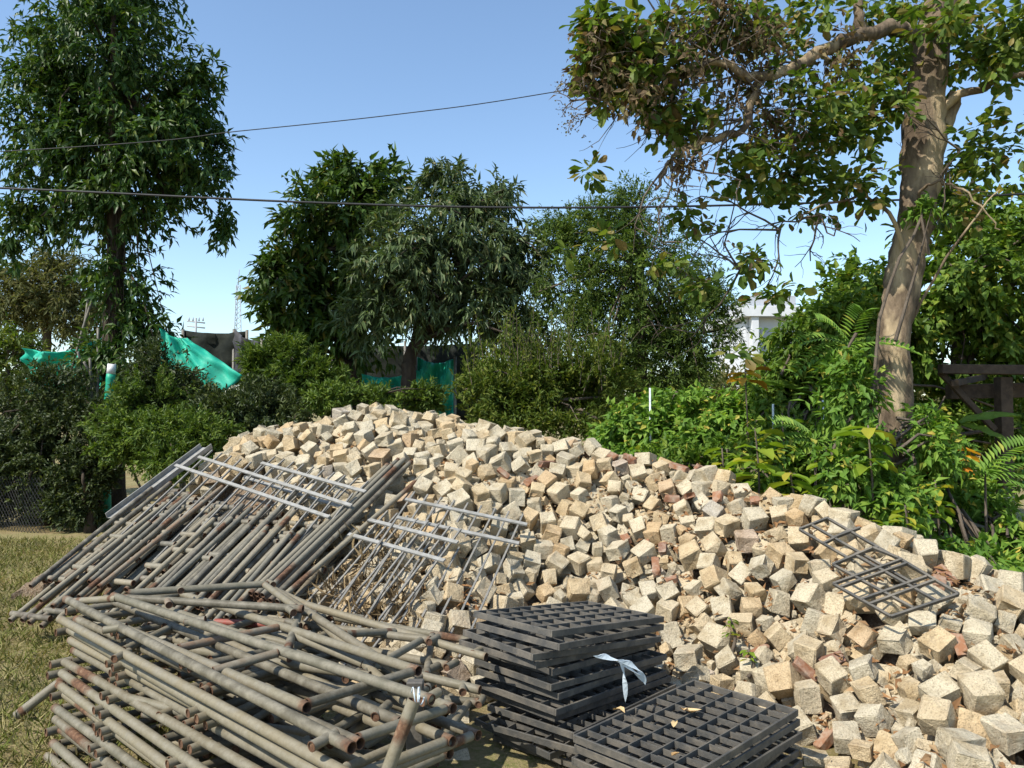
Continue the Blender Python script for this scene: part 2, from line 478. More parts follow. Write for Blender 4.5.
for si, (kind, p, Rm, d, tint, var) in enumerate(stones):
    if kind == 'brick':
        zt, zg = zone(p)
        o = bpy.data.objects.new('broken_brick', SV[var].copy()); COL.objects.link(o)
        o.data.materials.clear(); o.data.materials.append(M_BRICK)
        sw = ('long' if d[0] > .16 else 'short', shape_word(Rm, d)[1]); tag(o, '%s broken red brick %s %s' % (sw[0], sw[1], zt), 'brick', '%s broken bricks %s %s' % (*sw, zg))
    elif si in single:
        zt, zg = zone(p)
        o = bpy.data.objects.new('granite_sett', SV[var]); COL.objects.link(o)
        o['tint'] = float(tint)
        s1, s2 = shape_word(Rm, d); tag(o, '%s%s granite sett %s %s' % (s1, tint_word(tint), s2, zt), 'paving stone', '%s%s setts %s %s' % (s1, tint_word(tint), s2, zg))
    else:
        v, f = SVN[var]
        rest_v.append((v * d) @ Rm.T + np.array(p)); rest_f.append(f + ro); ro += len(v)
        rest_t.append(np.full(len(v), tint, np.float32)); continue
    M = Matrix([[Rm[r][c] for c in range(3)] for r in range(3)]).to_4x4()
    o.matrix_world = Matrix.Translation(p) @ M @ Matrix.Diagonal((*[float(q) for q in d], 1))
me = np_mesh('granite_setts', np.concatenate(rest_v), np.concatenate(rest_f))
at_t = me.attributes.new('tint', 'FLOAT', 'POINT'); at_t.data.foreach_set('value', np.concatenate(rest_t))
tag(obj('granite_setts', me, M_SETT_G), 'mass of smaller and half-buried granite setts filling the stone heap', 'paving stones', kind='stuff')
print('stones', len(stones), 'single', len(single), 'bricks', sum(s[0] == 'brick' for s in stones))

def top_at(x, y):
    i = int((x - X0) / CELL); j = int((y - Y0) / CELL)
    if 0 <= i < NX and 0 <= j < NY: return max(HM[i, j], 0.0)
    return 0.0

# ------------------------------------------------------------------ leaf builder
LANCE = (np.array([(0, 0, 0), (.35, .5, .10), (.35, -.5, .10), (.4, 0, 0), (1, 0, -.14)]), np.array([(0, 2, 3), (2, 4, 3), (0, 3, 1), (3, 4, 1)]))
SMALL = (np.array([(0, 0, 0), (.45, .5, .06), (.45, -.5, .06), (1, 0, -.08)]), np.array([(0, 2, 3), (0, 3, 1)]))
ROUND = (np.array([(0, 0, 0), (.28, .34, .05), (.68, .5, .07), (.93, .28, 0), (1.04, 0, -.1), (.93, -.28, 0), (.68, -.5, .07), (.28, -.34, .05), (.55, 0, -.02)]),
         np.array([(8, i, (i + 1) % 8) for i in range(8)][::-1]))
def unit(a): return a / np.maximum(np.linalg.norm(a, axis=-1, keepdims=True), 1e-9)
def leaf_arrays(P, D, Nn, L, Wd, tpl):
    D = unit(D); Nn = unit(Nn - (Nn * D).sum(-1, keepdims=True) * D); S = np.cross(Nn, D)
    tv, tf = tpl
    v = (P[:, None] + D[:, None] * (tv[None, :, 0:1] * L[:, None, None]) + S[:, None] * (tv[None, :, 1:2] * Wd[:, None, None])
         + Nn[:, None] * (tv[None, :, 2:3] * L[:, None, None]))
    k = len(tv)
    f = tf[None] + (np.arange(len(P)) * k)[:, None, None]
    return v.reshape(-1, 3), f.reshape(-1, 3)

def blob_clusters(blobs, n, shell=.45, rng=RNG):
    """cluster centres and outward directions inside picture-placed ellipsoids"""
    vol = np.array([b[3] * b[4] for b in blobs], float); vol /= vol.sum()
    C, O = [], []
    for b, w in zip(blobs, vol):
        m = max(int(n * w * 1.35), 3)
        c = np.array(at(b[0], b[1], b[2])); s = b[2] / F
        rx, rz = b[3] * s, b[4] * s; ry = b[5] if len(b) > 5 else (rx + rz) * .5
        d = unit(rng.normal(size=(m, 3)))
        r = rng.uniform(0, 1, (m, 1)) ** shell * rng.uniform(.86, 1.10, (m, 1))
        q = c + d * r * np.array([rx, ry, rz])
        nz = np.sin(q[:, 0] * 4.1 + 1) * np.sin(q[:, 1] * 3.7 + .5) * np.sin(q[:, 2] * 4.6) + .6 * np.sin(q[:, 0] * 9.3) * np.sin(q[:, 1] * 8.1 + 2) * np.sin(q[:, 2] * 10.2 + 1)
        kp = nz > -.26
        C.append(q[kp]); O.append(d[kp])
    return np.concatenate(C), np.concatenate(O)

def crown_mesh(name, C, O, per, size, wr, tl, droop=.3, spread=.8, tpl=LANCE, up=1.0, rng=RNG, var=.3, zmin=.03):
    n = len(C)
    Tw = unit(O + rng.normal(0, .5, (n, 3)) + np.array([0, 0, -droop * .5]))
    Pn = np.repeat(C, per, 0); Tn = np.repeat(Tw, per, 0); On = np.repeat(O, per, 0)
    N = len(Pn)
    s = rng.uniform(-.5, .5, (N, 1))
    P = Pn + Tn * s * tl + np.array([0, 0, -1]) * (s + .5) ** 2 * tl * droop * .5
    D = Tn * .7 + rng.normal(0, spread * .6, (N, 3)) + np.array([0, 0, -droop])
    Nn = np.array([0, 0, up]) + On * .45 + rng.normal(0, .45, (N, 3))
    L = size * rng.uniform(1 - var, 1 + var, N); Wd = L * wr * rng.uniform(.85, 1.15, N)
    P = P + rng.normal(0, tl * .05, (N, 3))
    ok = P[:, 2] > zmin
    P, D, Nn, L, Wd = P[ok], D[ok], Nn[ok], L[ok], Wd[ok]
    v, f = leaf_arrays(P, D, Nn, L, Wd, tpl)
    return np_mesh(name, v, f)

def tube_path(pts, rad, n=9, cap=True, rough=0.0):
    """swept tapered tube, returns verts, quads"""
    pts = [Vector(p) for p in pts]; V = []; Fq = []
    ref = Vector((.31, .9, .2))
    for i, p in enumerate(pts):
        tdir = (pts[min(i + 1, len(pts) - 1)] - pts[max(i - 1, 0)]).normalized()
        a = tdir.cross(ref)
        if a.length < .05: a = tdir.cross(Vector((1, 0, .3)))
        a.normalize(); b = tdir.cross(a)
        for k in range(n):
            th = 2 * math.pi * k / n
            rr = rad[i] * (1 + (rnd.uniform(-rough, rough) if rough else 0))
            V.append(p + (a * math.cos(th) + b * math.sin(th)) * rr)
    for i in range(len(pts) - 1):
        for k in range(n):
            k2 = (k + 1) % n
            Fq.append((i * n + k, i * n + k2, (i + 1) * n + k2, (i + 1) * n + k))
    if cap:
        V.append(pts[-1]); c = len(V) - 1; m = (len(pts) - 1) * n
        for k in range(n): Fq.append((m + k, m + (k + 1) % n, c, c))
        V.append(pts[0]); c = len(V) - 1
        for k in range(n): Fq.append(((k + 1) % n, k, c, c))
    return V, Fq
def py_mesh(name, parts, smooth=True):
    V, Fc = [], []
    for v, f in parts:
        b = len(V); V += [tuple(q) for q in v]; Fc += [tuple(dict.fromkeys(i + b for i in q)) for q in f]
    me = bpy.data.meshes.new(name); me.from_pydata(V, [], Fc); me.update()
    me.polygons.foreach_set('use_smooth', [smooth] * len(me.polygons)); return me
def smooth_pts(ctrl, m=5, jit=0.0):
    out = []
    c = [Vector(p) for p in ctrl]
    for i in range(len(c) - 1):
        p0, p1, p2, p3 = c[max(i - 1, 0)], c[i], c[i + 1], c[min(i + 2, len(c) - 1)]
        for k in range(m):
            t_ = k / m
            q = .5 * ((2 * p1) + (p2 - p0) * t_ + (2 * p0 - 5 * p1 + 4 * p2 - p3) * t_ ** 2 + (3 * p1 - p0 - 3 * p2 + p3) * t_ ** 3)
            if jit and (i or k): q = q + Vector((rnd.gauss(0, jit), rnd.gauss(0, jit), rnd.gauss(0, jit)))
            out.append(q)
    out.append(c[-1]); return out

def local(me, loc):
    me.transform(Matrix.Translation(-Vector(loc))); return me

def tree(name, label, cat, blobs, nclus, per, size, wr, tl, leafmat, barkmat, trunk=None, trunk_r=(.12, .05), nlimbs=6,
         group=None, droop=.3, spread=.8, tpl=LANCE, shell=.45, up=1.0, twigs=60, base=None, var=.3, crown_name='crown'):
    C, O = blob_clusters(blobs, nclus, shell)
    if trunk is None:
        b = blobs[0]; g = at(b[0], b[1], b[2]); trunk = [Vector((g.x, g.y, 0)), Vector((g.x, g.y, max(g.z, .3)))]
    if base is None: base = Vector((trunk[0].x, trunk[0].y, 0))
    root = empty(name, base, label, cat, group)
    tp = smooth_pts(trunk, 5, .012)
    rr = np.linspace(trunk_r[0], trunk_r[1], len(tp)); rr[0] *= 1.35
    obj('trunk', local(py_mesh('trunk', [tube_path(tp, rr, 10, rough=.06)]), base), barkmat, root)
    zs = C[:, 2]
    for k in range(nlimbs):
        j = rnd.randrange(len(C)); e = Vector(C[j]); s = tp[rnd.randrange(len(tp) * 2 // 5, len(tp))]
        mid = s.lerp(e, .5) + Vector((rnd.gauss(0, .12), rnd.gauss(0, .12), rnd.uniform(.0, .25) * (e - s).length * .6))
        lp = smooth_pts([s, mid, e], 5, .01)
        obj('limb', local(py_mesh('limb', [tube_path(lp, np.linspace(trunk_r[1] * .75, .012, len(lp)), 7)]), base), barkmat, root)
    if twigs:
        parts = []
        for k in range(twigs):
            j = rnd.randrange(len(C)); e = Vector(C[j]); q = Vector(C[rnd.randrange(len(C))])
            s = tp[-1].lerp(e, .45) if rnd.random() < .6 else e.lerp(q, .25)
            mid = s.lerp(e, .5) + Vector((rnd.gauss(0, .06), rnd.gauss(0, .06), rnd.uniform(0, .1)))
            parts.append(tube_path([s, mid, e], [.016, .011, .004], 4, False))
        obj('twigs', local(py_mesh('twigs', parts), base), barkmat, root)['kind'] = 'stuff'
    me = crown_mesh(crown_name, C, O, per, size, wr, tl, droop, spread, tpl, up, var=var)
    obj(crown_name, local(me, base), leafmat, root)
    return root

G = lambda r, g, b: (r, g, b)
L_TALL = mat_leaf('tall_tree_leaf', [(0, G(0.025, 0.059, 0.011)), (.5, G(0.041, 0.086, 0.016)), (.85, G(0.066, 0.119, 0.020)), (1, G(0.134, 0.167, 0.034))], .26, .30, .55)
L_MANGO1 = mat_leaf('dark_broad_leaf', [(0, G(0.035, 0.072, 0.013)), (.6, G(0.058, 0.108, 0.020)), (.92, G(0.103, 0.160, 0.025)), (1, G(0.190, 0.154, 0.040))], .25, .36, .5)
L_MANGO2 = mat_leaf('grey_green_leaf', [(0, G(0.048, 0.075, 0.029)), (.5, G(0.078, 0.116, 0.044)), (.9, G(0.126, 0.169, 0.071)), (1, G(0.190, 0.176, 0.078))], .25, .36, .6)
L_FEATH = mat_leaf('feathery_leaf', [(0, G(0.054, 0.097, 0.020)), (.6, G(0.088, 0.139, 0.030)), (1, G(0.158, 0.202, 0.041))], .35, .5, .4)
L_SHOOT = mat_leaf('shoot_leaf', [(0, G(0.053, 0.087, 0.013)), (.6, G(0.092, 0.133, 0.021)), (1, G(0.172, 0.186, 0.033))], .35, .45, .4)
L_CREEP = mat_leaf('creeper_leaf', [(0, G(0.080, 0.165, 0.023)), (.6, G(0.134, 0.243, 0.036)), (.95, G(0.213, 0.313, 0.046)), (1, G(0.446, 0.344, 0.077))], .35, .42, .45)
L_SHRUB = mat_leaf('dark_shrub_leaf', [(0, G(0.029, 0.046, 0.014)), (.6, G(0.050, 0.069, 0.021)), (.93, G(0.080, 0.105, 0.028)), (1, G(0.145, 0.153, 0.042))], .22, .36, .6)
L_SHRUB2 = mat_leaf('bright_shrub_leaf', [(0, G(0.054, 0.095, 0.016)), (.6, G(0.088, 0.139, 0.020)), (1, G(0.158, 0.209, 0.034))], .28, .4, .5)
L_OLIVE = mat_leaf('olive_leaf', [(0, G(0.079, 0.090, 0.032)), (.6, G(0.125, 0.130, 0.048)), (1, G(0.185, 0.162, 0.067))], .3, .5, .4)
BIGST = [(0, (.052, .095, .016)), (.40, (.088, .145, .022)), (.72, (.15, .195, .034)), (.86, (.23, .23, .055)), (.94, (.21, .155, .055)), (1, (.16, .105, .055))]
BIGST0 = [(0, G(0.053, 0.099, 0.013)), (.45, G(0.090, 0.145, 0.019)), (.72, G(0.145, 0.191, 0.027)), (.84, G(0.264, 0.244, 0.038)), (.92, G(0.317, 0.162, 0.043)), (1, G(0.224, 0.099, 0.038))]
L_BIG = mat_leaf('large_tree_leaf', BIGST, .38, .4, .5)
L_BIG_O = mat_leaf_obj('large_tree_leaf_single', BIGST, transl=.38, rough=.4, spec=.5)
L_BROWN = mat_leaf('withered_leaf', [(0, (.10, .075, .05)), (.6, (.16, .115, .07)), (.85, (.13, .14, .05)), (1, (.25, .18, .11))], .3, .7, .2, (1.1, .95, .7))
L_BROWN0 = mat_leaf('withered_leaf_spare', [(0, G(0.145, 0.075, 0.033)), (.6, G(0.251, 0.122, 0.048)), (.85, G(0.185, 0.151, 0.038)), (1, G(0.396, 0.209, 0.076))], .3, .7, .2, (1.1, .9, .6))
L_RBACK = mat_leaf('round_leaf', [(0, G(0.069, 0.129, 0.017)), (.6, G(0.115, 0.196, 0.027)), (.95, G(0.212, 0.280, 0.040)), (1, G(0.422, 0.302, 0.056))], .35, .4, .5)
L_LIME = mat_leaf_obj('lime_leaf', [(0, G(0.145, 0.232, 0.024)), (.6, G(0.224, 0.313, 0.033)), (1, G(0.396, 0.348, 0.048))], transl=.42, rough=.4, spec=.45)
L_BAN = mat_leaf_obj('banana_leaf', [(0, G(0.106, 0.186, 0.028)), (.6, G(0.172, 0.255, 0.043)), (1, G(0.317, 0.348, 0.076))], transl=.4, rough=.4, spec=.5)
L_AUT = mat_leaf_obj('orange_leaf', [(0, G(0.475, 0.197, 0.028)), (.5, G(0.554, 0.302, 0.038)), (1, G(0.330, 0.139, 0.028))], transl=.4, rough=.5, spec=.4)
B_DARK = mat_bark('dark_bark', (.040, .031, .024), (.085, .066, .048))
B_GREY = mat_bark('grey_bark', (.085, .068, .052), (.15, .12, .09))
B_BIG = mat_bark('patchy_bark', (.085, .062, .042), (.20, .15, .10), (.40, .31, .19))

# ------------------------------------------------------------------ background trees
tree('tall_tree', 'tall dark glossy-leaved tree rising beside the green stake', 'tree',
     [(115, 60, 12, 90, 72), (105, -30, 12, 78, 60), (50, 70, 12, 44, 56), (185, 100, 12, 38, 44), (140, 150, 12, 88, 62), (105, 205, 12, 88, 42), (60, 140, 12, 62, 66), (178, 140, 12, 46, 46),
      (30, 215, 12, 30, 22, .5), (215, 185, 12, 30, 18, .4), (226, 222, 12, 12, 20, .2), (12, 250, 12, 16, 14, .2), (200, 70, 12, 20, 16, .3), (120, 285, 12, 40, 45, .6), (150, 345, 12, 34, 45, .6), (105, 360, 11.8, 32, 34, .6)], 2300, 15, .145, .36, .46, L_TALL, B_DARK,
     trunk=[Vector((at(113, 430, 12).x, 12, 0)), at(114, 330, 12), at(116, 230, 12), at(116, 60, 12)], trunk_r=(.19, .09), nlimbs=12, droop=.45, shell=.5, twigs=120)
tree('broadleaf_tree', 'dark green broad-leaved tree beside the grey-green mango tree', 'tree',
     [(335, 225, 15.5, 62, 56), (300, 290, 15.5, 48, 56), (370, 190, 15.5, 48, 34), (285, 340, 15.5, 38, 30), (350, 320, 15.5, 55, 55), (275, 275, 15.5, 28, 24), (345, 172, 15.5, 25, 18)],
     850, 13, .23, .40, .5, L_MANGO1, B_DARK, trunk=[Vector((at(362, 420, 15.5).x, 15.5, 0)), at(360, 370, 15.5), at(350, 230, 15.5)], trunk_r=(.22, .09), nlimbs=8, droop=.25)
tree('mango_tree', 'grey-green mango tree with a dark forked trunk before green netting', 'tree',
     [(450, 245, 14, 84, 60), (400, 265, 13.6, 52, 58), (465, 195, 14, 46, 30), (515, 260, 14, 52, 54), (440, 172, 14, 18, 14, .4), (500, 192, 14, 20, 16, .4), (470, 310, 14, 72, 34), (380, 315, 13.7, 44, 32), (522, 335, 14, 40, 44)],
     1250, 14, .20, .25, .45, L_MANGO2, B_DARK, trunk=[Vector((at(408, 420, 14).x, 14, 0)), at(408, 385, 14), at(412, 352, 14), at(432, 318, 14), at(450, 240, 14)], trunk_r=(.16, .08), nlimbs=12, droop=.5, twigs=110)
tree('feathery_tree', 'fine-leaved feathery tree between the mango and the white house', 'tree',
     [(640, 270, 13, 74, 60), (605, 225, 13, 50, 30), (690, 330, 13, 50, 52), (620, 335, 13, 60, 50), (565, 225, 13.3, 34, 22), (712, 300, 13, 30, 30), (660, 375, 13, 60, 36), (640, 200, 13, 40, 16, .5), (575, 290, 13.2, 40, 50)],
     2600, 22, .085, .30, .40, L_FEATH, B_GREY, trunk=[Vector((at(640, 430, 13).x, 13, 0)), at(640, 350, 13), at(640, 240, 13)], trunk_r=(.16, .06), nlimbs=10, droop=.15, tpl=SMALL, twigs=120)
tree('olive_tree', 'pale olive tree far behind the leaning bamboo props', 'tree',
     [(48, 295, 22, 48, 40), (15, 300, 22, 34, 46), (80, 320, 22, 32, 36), (60, 265, 22, 30, 16)], 900, 16, .17, .3, .6, L_OLIVE, B_GREY, trunk_r=(.2, .08), nlimbs=5, tpl=SMALL)
tree('yellowish_bush', 'yellow-green bush left of the tall tree behind the dark shrubs', 'bush',
     [(8, 365, 14, 32, 40)], 220, 14, .13, .35, .35, L_SHOOT, B_GREY, trunk_r=(.07, .04), nlimbs=3, tpl=SMALL)

# upright-shoot bush
r_ = tree('upright_bush', 'olive bush with many upright leafy shoots below the feathery tree', 'bush',
     [(540, 385, 11, 72, 36), (500, 395, 10.7, 46, 34), (590, 385, 11, 44, 40), (480, 400, 10.5, 32, 30), (530, 418, 10.4, 60, 18), (580, 420, 10.4, 40, 18)], 1600, 18, .075, .36, .32, L_SHOOT, B_GREY, trunk_r=(.08, .05), nlimbs=8, droop=-.2, tpl=SMALL, twigs=30)
pv, pf, sp = [], [], []
for k in range(120):
    x = rnd.uniform(470, 625); y0 = rnd.uniform(352, 395); hgt = rnd.uniform(30, 62) * (1 - abs(x - 545) / 220)
    Y = rnd.uniform(10.3, 11.6); b = at(x, y0, Y); e = at(x + rnd.gauss(0, 5), y0 - hgt, Y)
    sp.append(tube_path([b, e], [.007, .003], 4, False))
    m = 34; s = RNG.uniform(0, 1, (m, 1)); P = np.array(b) + (np.array(e) - np.array(b)) * s
    D = RNG.normal(0, .7, (m, 3)) + np.array([0, 0, .9]); Nn = RNG.normal(0, .5, (m, 3)) + np.array([0, 0, .6])
    L = RNG.uniform(.05, .09, m); v, f = leaf_arrays(P, D, Nn, L, L * .35, SMALL)
    pf.append(f + sum(len(q) for q in pv)); pv.append(v)
obj('shoot_leaves', local(np_mesh('shoot_leaves', np.concatenate(pv), np.concatenate(pf)), r_.location), L_SHOOT, r_)
obj('shoot_stems', local(py_mesh('shoot_stems', sp), r_.location), B_GREY, r_)['kind'] = 'stuff'

tree('creeper_hedge', 'bright green hedge overgrown with creepers behind the stone ridge', 'hedge',
     [(680, 425, 8.6, 62, 34, .7), (625, 430, 8.8, 34, 26, .6), (735, 425, 8.4, 38, 34, .6), (700, 455, 8.2, 60, 26, .5), (770, 440, 8.2, 40, 34, .6), (655, 470, 8.4, 40, 30, .5)],
     1900, 15, .085, .62, .25, L_CREEP, B_GREY, trunk_r=(.05, .03), nlimbs=6, droop=.25, tpl=LANCE, shell=.32, twigs=40)

# dark shrubs on the left
def shrub(label, blobs, ncl, mat, size=.062, wr=.40, name='dark_shrub', per=24):
    return tree(name, label, 'shrub', blobs, ncl, per, size, wr, .24, mat, B_DARK, trunk_r=(.07, .04), nlimbs=6, group='shrubs behind the scaffold rack', droop=-.05, shell=.33, tpl=SMALL, twigs=30)
shrub('dark rounded shrub standing over the black plastic mesh', [(48, 395, 10.8, 42, 30), (20, 420, 10.7, 36, 36), (75, 425, 10.7, 44, 34), (40, 460, 10.6, 46, 36), (5, 455, 10.8, 40, 40), (45, 502, 10.8, 50, 24), (5, 500, 10.9, 40, 26)], 2000, L_SHRUB)
shrub('low dark shrub with ground-reaching branches beside the bare earth patch', [(92, 478, 10.2, 24, 26), (80, 465, 10.3, 32, 30), (72, 505, 10.3, 28, 18), (88, 508, 10.3, 24, 16)], 760, L_SHRUB)
shrub('broad green-topped shrub in front of the green stake', [(170, 435, 9.3, 50, 24), (150, 405, 9.7, 36, 30), (205, 440, 9.2, 34, 22), (130, 435, 9.4, 40, 28), (165, 460, 9.0, 44, 20)], 1500, L_SHRUB2)
shrub('dark shrub below the hanging end of the green netting', [(165, 370, 10.5, 34, 32), (185, 398, 10.4, 30, 22), (145, 395, 10.2, 26, 26)], 650, L_SHRUB)
shrub('bright-topped bushy shrub under the broad-leaved tree', [(290, 365, 12, 44, 26), (265, 375, 12, 26, 20), (310, 385, 11.8, 40, 22)], 700, L_SHRUB2, .12, .25)
shrub('dark low shrub touching the left end of the stone ridge', [(256, 405, 10.4, 40, 24), (270, 415, 9.8, 44, 24), (225, 418, 9.9, 36, 24)], 1100, L_SHRUB)
shrub('small green shrub peeping over the highest stones', [(335, 400, 9.8, 30, 14), (375, 402, 10, 24, 14), (425, 398, 10.5, 24, 12)], 420, L_SHRUB2)

# ------------------------------------------------------------------ the big right-hand tree
bt = [(885, 500, 6.7, .20), (888, 450, 6.75, .175), (893, 400, 6.8, .172), (893, 345, 6.85, .17), (899, 300, 6.9, .165), (908, 255, 6.9, .165), (916, 210, 6.95, .185),
      (922, 165, 7.0, .20), (926, 110, 7.0, .195), (932, 50, 7.05, .19), (945, -10, 7.1, .17), (962, -90, 7.15, .15)]
bt = [(a, b, c, d * .85) for a, b, c, d in bt]; cp = [at(a, b, c) for a, b, c, d in bt]; cp.insert(0, Vector((cp[0].x - .03, cp[0].y, 0))); rad = [.24] + [q[3] for q in bt]
sp_ = smooth_pts(cp, 5, .01)
rad2 = np.interp(np.linspace(0, len(rad) - 1, len(sp_)), range(len(rad)), rad)
base = Vector((cp[0].x, cp[0].y, 0))
big = empty('big_leaning_tree', base, 'large leaning tree with patchy pale bark and big yellowing leaves', 'tree')
v_, f_ = tube_path(sp_, rad2, 20)
v_ = [Vector(q) + (Vector(q) - sp_[min(i // 20, len(sp_) - 1)]) * (.10 * math.sin(q[2] * 5.1 + (i % 20) * 1.3) + .07 * math.sin(q[2] * 11.7 + (i % 20) * 2.2)) for i, q in enumerate(v_)]
obj('trunk', local(py_mesh('trunk', [(v_, f_)]), base), B_BIG, big)
def limb(pts, r0, r1, name='limb', mat=B_BIG):
    p = smooth_pts([at(*q) for q in pts], 5, .012)
    obj(name, local(py_mesh(name, [tube_path(p, np.linspace(r0, r1, len(p)), 10)]), base), mat, big)
limb([(925, 40, 7.05), (895, 28, 6.9), (862, 34, 6.7), (828, 48, 6.6), (800, 62, 6.5), (768, 76, 6.4), (742, 74, 6.3)], .075, .035)
limb([(760, 76, 6.4), (752, 105, 6.4), (742, 130, 6.35), (700, 142, 6.3), (672, 158, 6.2), (655, 190, 6.2)], .04, .012)
limb([(745, 75, 6.3), (720, 62, 6.3), (690, 70, 6.2), (640, 85, 6.1), (600, 100, 6.0)], .035, .010)
limb([(862, 34, 6.7), (856, 0, 6.7), (850, -60, 6.8)], .05, .03)
limb([(940, 132, 7.0), (950, 110, 7.0), (956, 92, 6.95)], .085, .055, 'broken_stub')
limb([(935, 40, 7.05), (962, 10, 7.1), (990, -50, 7.1)], .12, .07)
limb([(912, 230, 6.9), (925, 188, 6.6), (950, 184, 6.5), (980, 205, 6.4), (1000, 230, 6.4)], .016, .005, 'twig')
limb([(906, 258, 6.8), (885, 205, 6.7), (850, 200, 6.6), (800, 215, 6.5)], .022, .006)
limb([(925, 120, 7), (970, 90, 6.8), (1030, 70, 6.6)], .05, .02)
limb([(905, 330, 6.9), (960, 240, 6.6), (1000, 190, 6.5)], .014, .005, 'twig')
# bare twigs on the withered side
parts = []
def twig_tree(p, d, ln, r, depth):
    segs = 4; pts = [p]
    for s in range(segs):
        d = (d + Vector((rnd.gauss(0, .25), rnd.gauss(0, .25), rnd.gauss(-.03, .22)))).normalized(); p = p + d * ln / segs; pts.append(p)
    parts.append(tube_path(pts, np.linspace(r, r * .5, len(pts)), 4, False))
    if depth > 0:
        for k in range(3):
            q = pts[rnd.randrange(1, len(pts))]
            twig_tree(q, (d + Vector((rnd.gauss(0, .7), rnd.gauss(0, .7), rnd.gauss(0, .6)))).normalized(), ln * .66, r * .55, depth - 1)
for (a, b, c) in [(760, 76, 6.4), (742, 74, 6.3), (720, 60, 6.3), (700, 142, 6.3), (690, 70, 6.2), (672, 158, 6.2), (640, 85, 6.1), (600, 100, 6.0), (800, 62, 6.5), (742, 120, 6.3),
                  (720, 20, 6.3), (680, 30, 6.2), (850, 100, 6.7), (820, 215, 6.5), (780, 230, 6.5), (960, 150, 6.7), (740, 270, 6.5), (650, 60, 6.1)]:
    for k in range(3):
        twig_tree(at(a, b, c), Vector((rnd.gauss(-.3 if a > 660 else .1, .5), rnd.gauss(0, .4), rnd.gauss(-.05, .5))).normalized(), rnd.uniform(.4, .75) * (1 if a > 660 else .6), .010, 2)
obj('twigs', local(py_mesh('twigs', parts), base), B_GREY, big)['kind'] = 'stuff'
def big_clusters(blobs, n, shell=.5): return blob_clusters(blobs, n, shell)
GBL = [(620, 70, 6.1, 42, 44, .4), (640, 112, 6.1, 40, 24, .3), (590, 20, 6.0, 26, 26, .3), (905, 90, 6.5, 20, 20, .25), (940, 20, 6.5, 30, 20, .3), (655, 40, 6.2, 52, 42, .5), (600, 55, 6.0, 26, 40, .4), (680, 125, 6.3, 40, 26, .4), (730, 30, 6.5, 44, 40, .6), (800, 20, 6.8, 54, 34, .7), (800, 120, 6.6, 55, 52, .7), (855, 120, 6.9, 50, 50, .8),
       (760, 175, 6.6, 58, 34, .6), (840, 190, 6.8, 62, 32, .8), (975, 50, 6.9, 52, 58, .8), (985, 150, 6.8, 40, 48, .7), (885, 60, 7.3, 50, 44, .6), (900, 10, 7.4, 60, 30, .6), (700, 215, 6.5, 26, 18, .3), (660, 265, 6.3, 14, 10, .2), (590, 175, 6.1, 14, 12, .2),
       (748, 265, 6.4, 30, 16, .3), (775, 295, 6.2, 22, 12, .25), (700, 290, 6.4, 18, 12, .3), (735, 358, 6.0, 12, 10, .2), (1010, 40, 6.3, 30, 40, .5), (560, 250, 6.4, 10, 6, .15), (610, 240, 6.3, 14, 10, .2), (940, 220, 7.2, 44, 30, .6)]
C, O = big_clusters(GBL, 1020)
per = 8; n = len(C)
rad_ = unit(RNG.normal(0, 1, (n * per, 3)) * np.array([1, 1, .7])); Pn = np.repeat(C, per, 0) + rad_ * RNG.uniform(.01, .07, (n * per, 1)); On = np.repeat(O, per, 0)
D = rad_ + On * .35 + np.array([0, 0, -.35]); Nn = RNG.normal(0, .45, (n * per, 3)) + np.array([-.15, -.15, 1.0])
L = RNG.uniform(.055, .122, n * per)
# the 300 that show largest are leaves of their own
dist = np.linalg.norm(Pn - np.array(CAM), axis=1)
PX = Pn[:, 0] / Pn[:, 1] * F + 512; PYp = HY - (Pn[:, 2] - 1.6) / Pn[:, 1] * F
score = np.where((PX > 540) & (PX < 1030) & (PYp > -5), L / dist, 0)
top = np.argsort(-score)[:290]; mask = np.ones(n * per, bool); mask[top] = False
v, f = leaf_arrays(Pn[mask], D[mask], Nn[mask], L[mask], L[mask] * .62, ROUND)
o = obj('crown', local(np_mesh('crown', v, f), base), L_BIG, big); o['kind'] = 'stuff'
LF = []
for k in range(5):
    tv, tf = ROUND; tv = tv.copy(); tv[:, 2] += .10 * np.sin(tv[:, 0] * 4 + k) + .05 * RNG.normal(size=len(tv)); tv[:, 1] *= .62
    me = np_mesh('leaf', tv, tf, True); me.materials.append(L_BIG_O); LF.append(me)
def leaf_obj(me, P, D, Nn, L, root, name='leaf'):
    D = Vector(D).normalized(); Nn = Vector(Nn); Nn = (Nn - D * Nn.dot(D)).normalized(); S = Nn.cross(D)
    o = bpy.data.objects.new(name, me); link(o, root)
    M = Matrix((D, S, Nn)).transposed().to_4x4()
    o.matrix_local = Matrix.Translation(Vector(P) - root.location) @ M @ Matrix.Scale(L, 4)
    return o
for i in top: leaf_obj(LF[i % 5], Pn[i], D[i], Nn[i], L[i] * 1.12, big)
C, O = big_clusters([(690, 70, 6.2, 70, 45, .5), (630, 95, 6.0, 40, 34, .4), (740, 55, 6.4, 50, 50, .5), (680, 165, 6.2, 34, 18, .3), (770, 130, 6.5, 40, 30, .4), (720, 20, 6.3, 60, 26, .5), (830, 60, 6.6, 40, 26, .4), (735, 250, 6.3, 26, 16, .3), (600, 60, 5.9, 30, 44, .3)], 400)
obj('withered_foliage', local(crown_mesh('withered_foliage', C, O, 9, .065, .5, .3, .5, 1.0, LANCE, .5), base), L_BROWN, big)
limb([(600, 100, 6.0), (580, 100, 5.95), (562, 78, 5.9)], .006, .002, 'twig')
limb([(600, 105, 6.0), (578, 118, 5.9), (566, 132, 5.9)], .006, .002, 'twig')
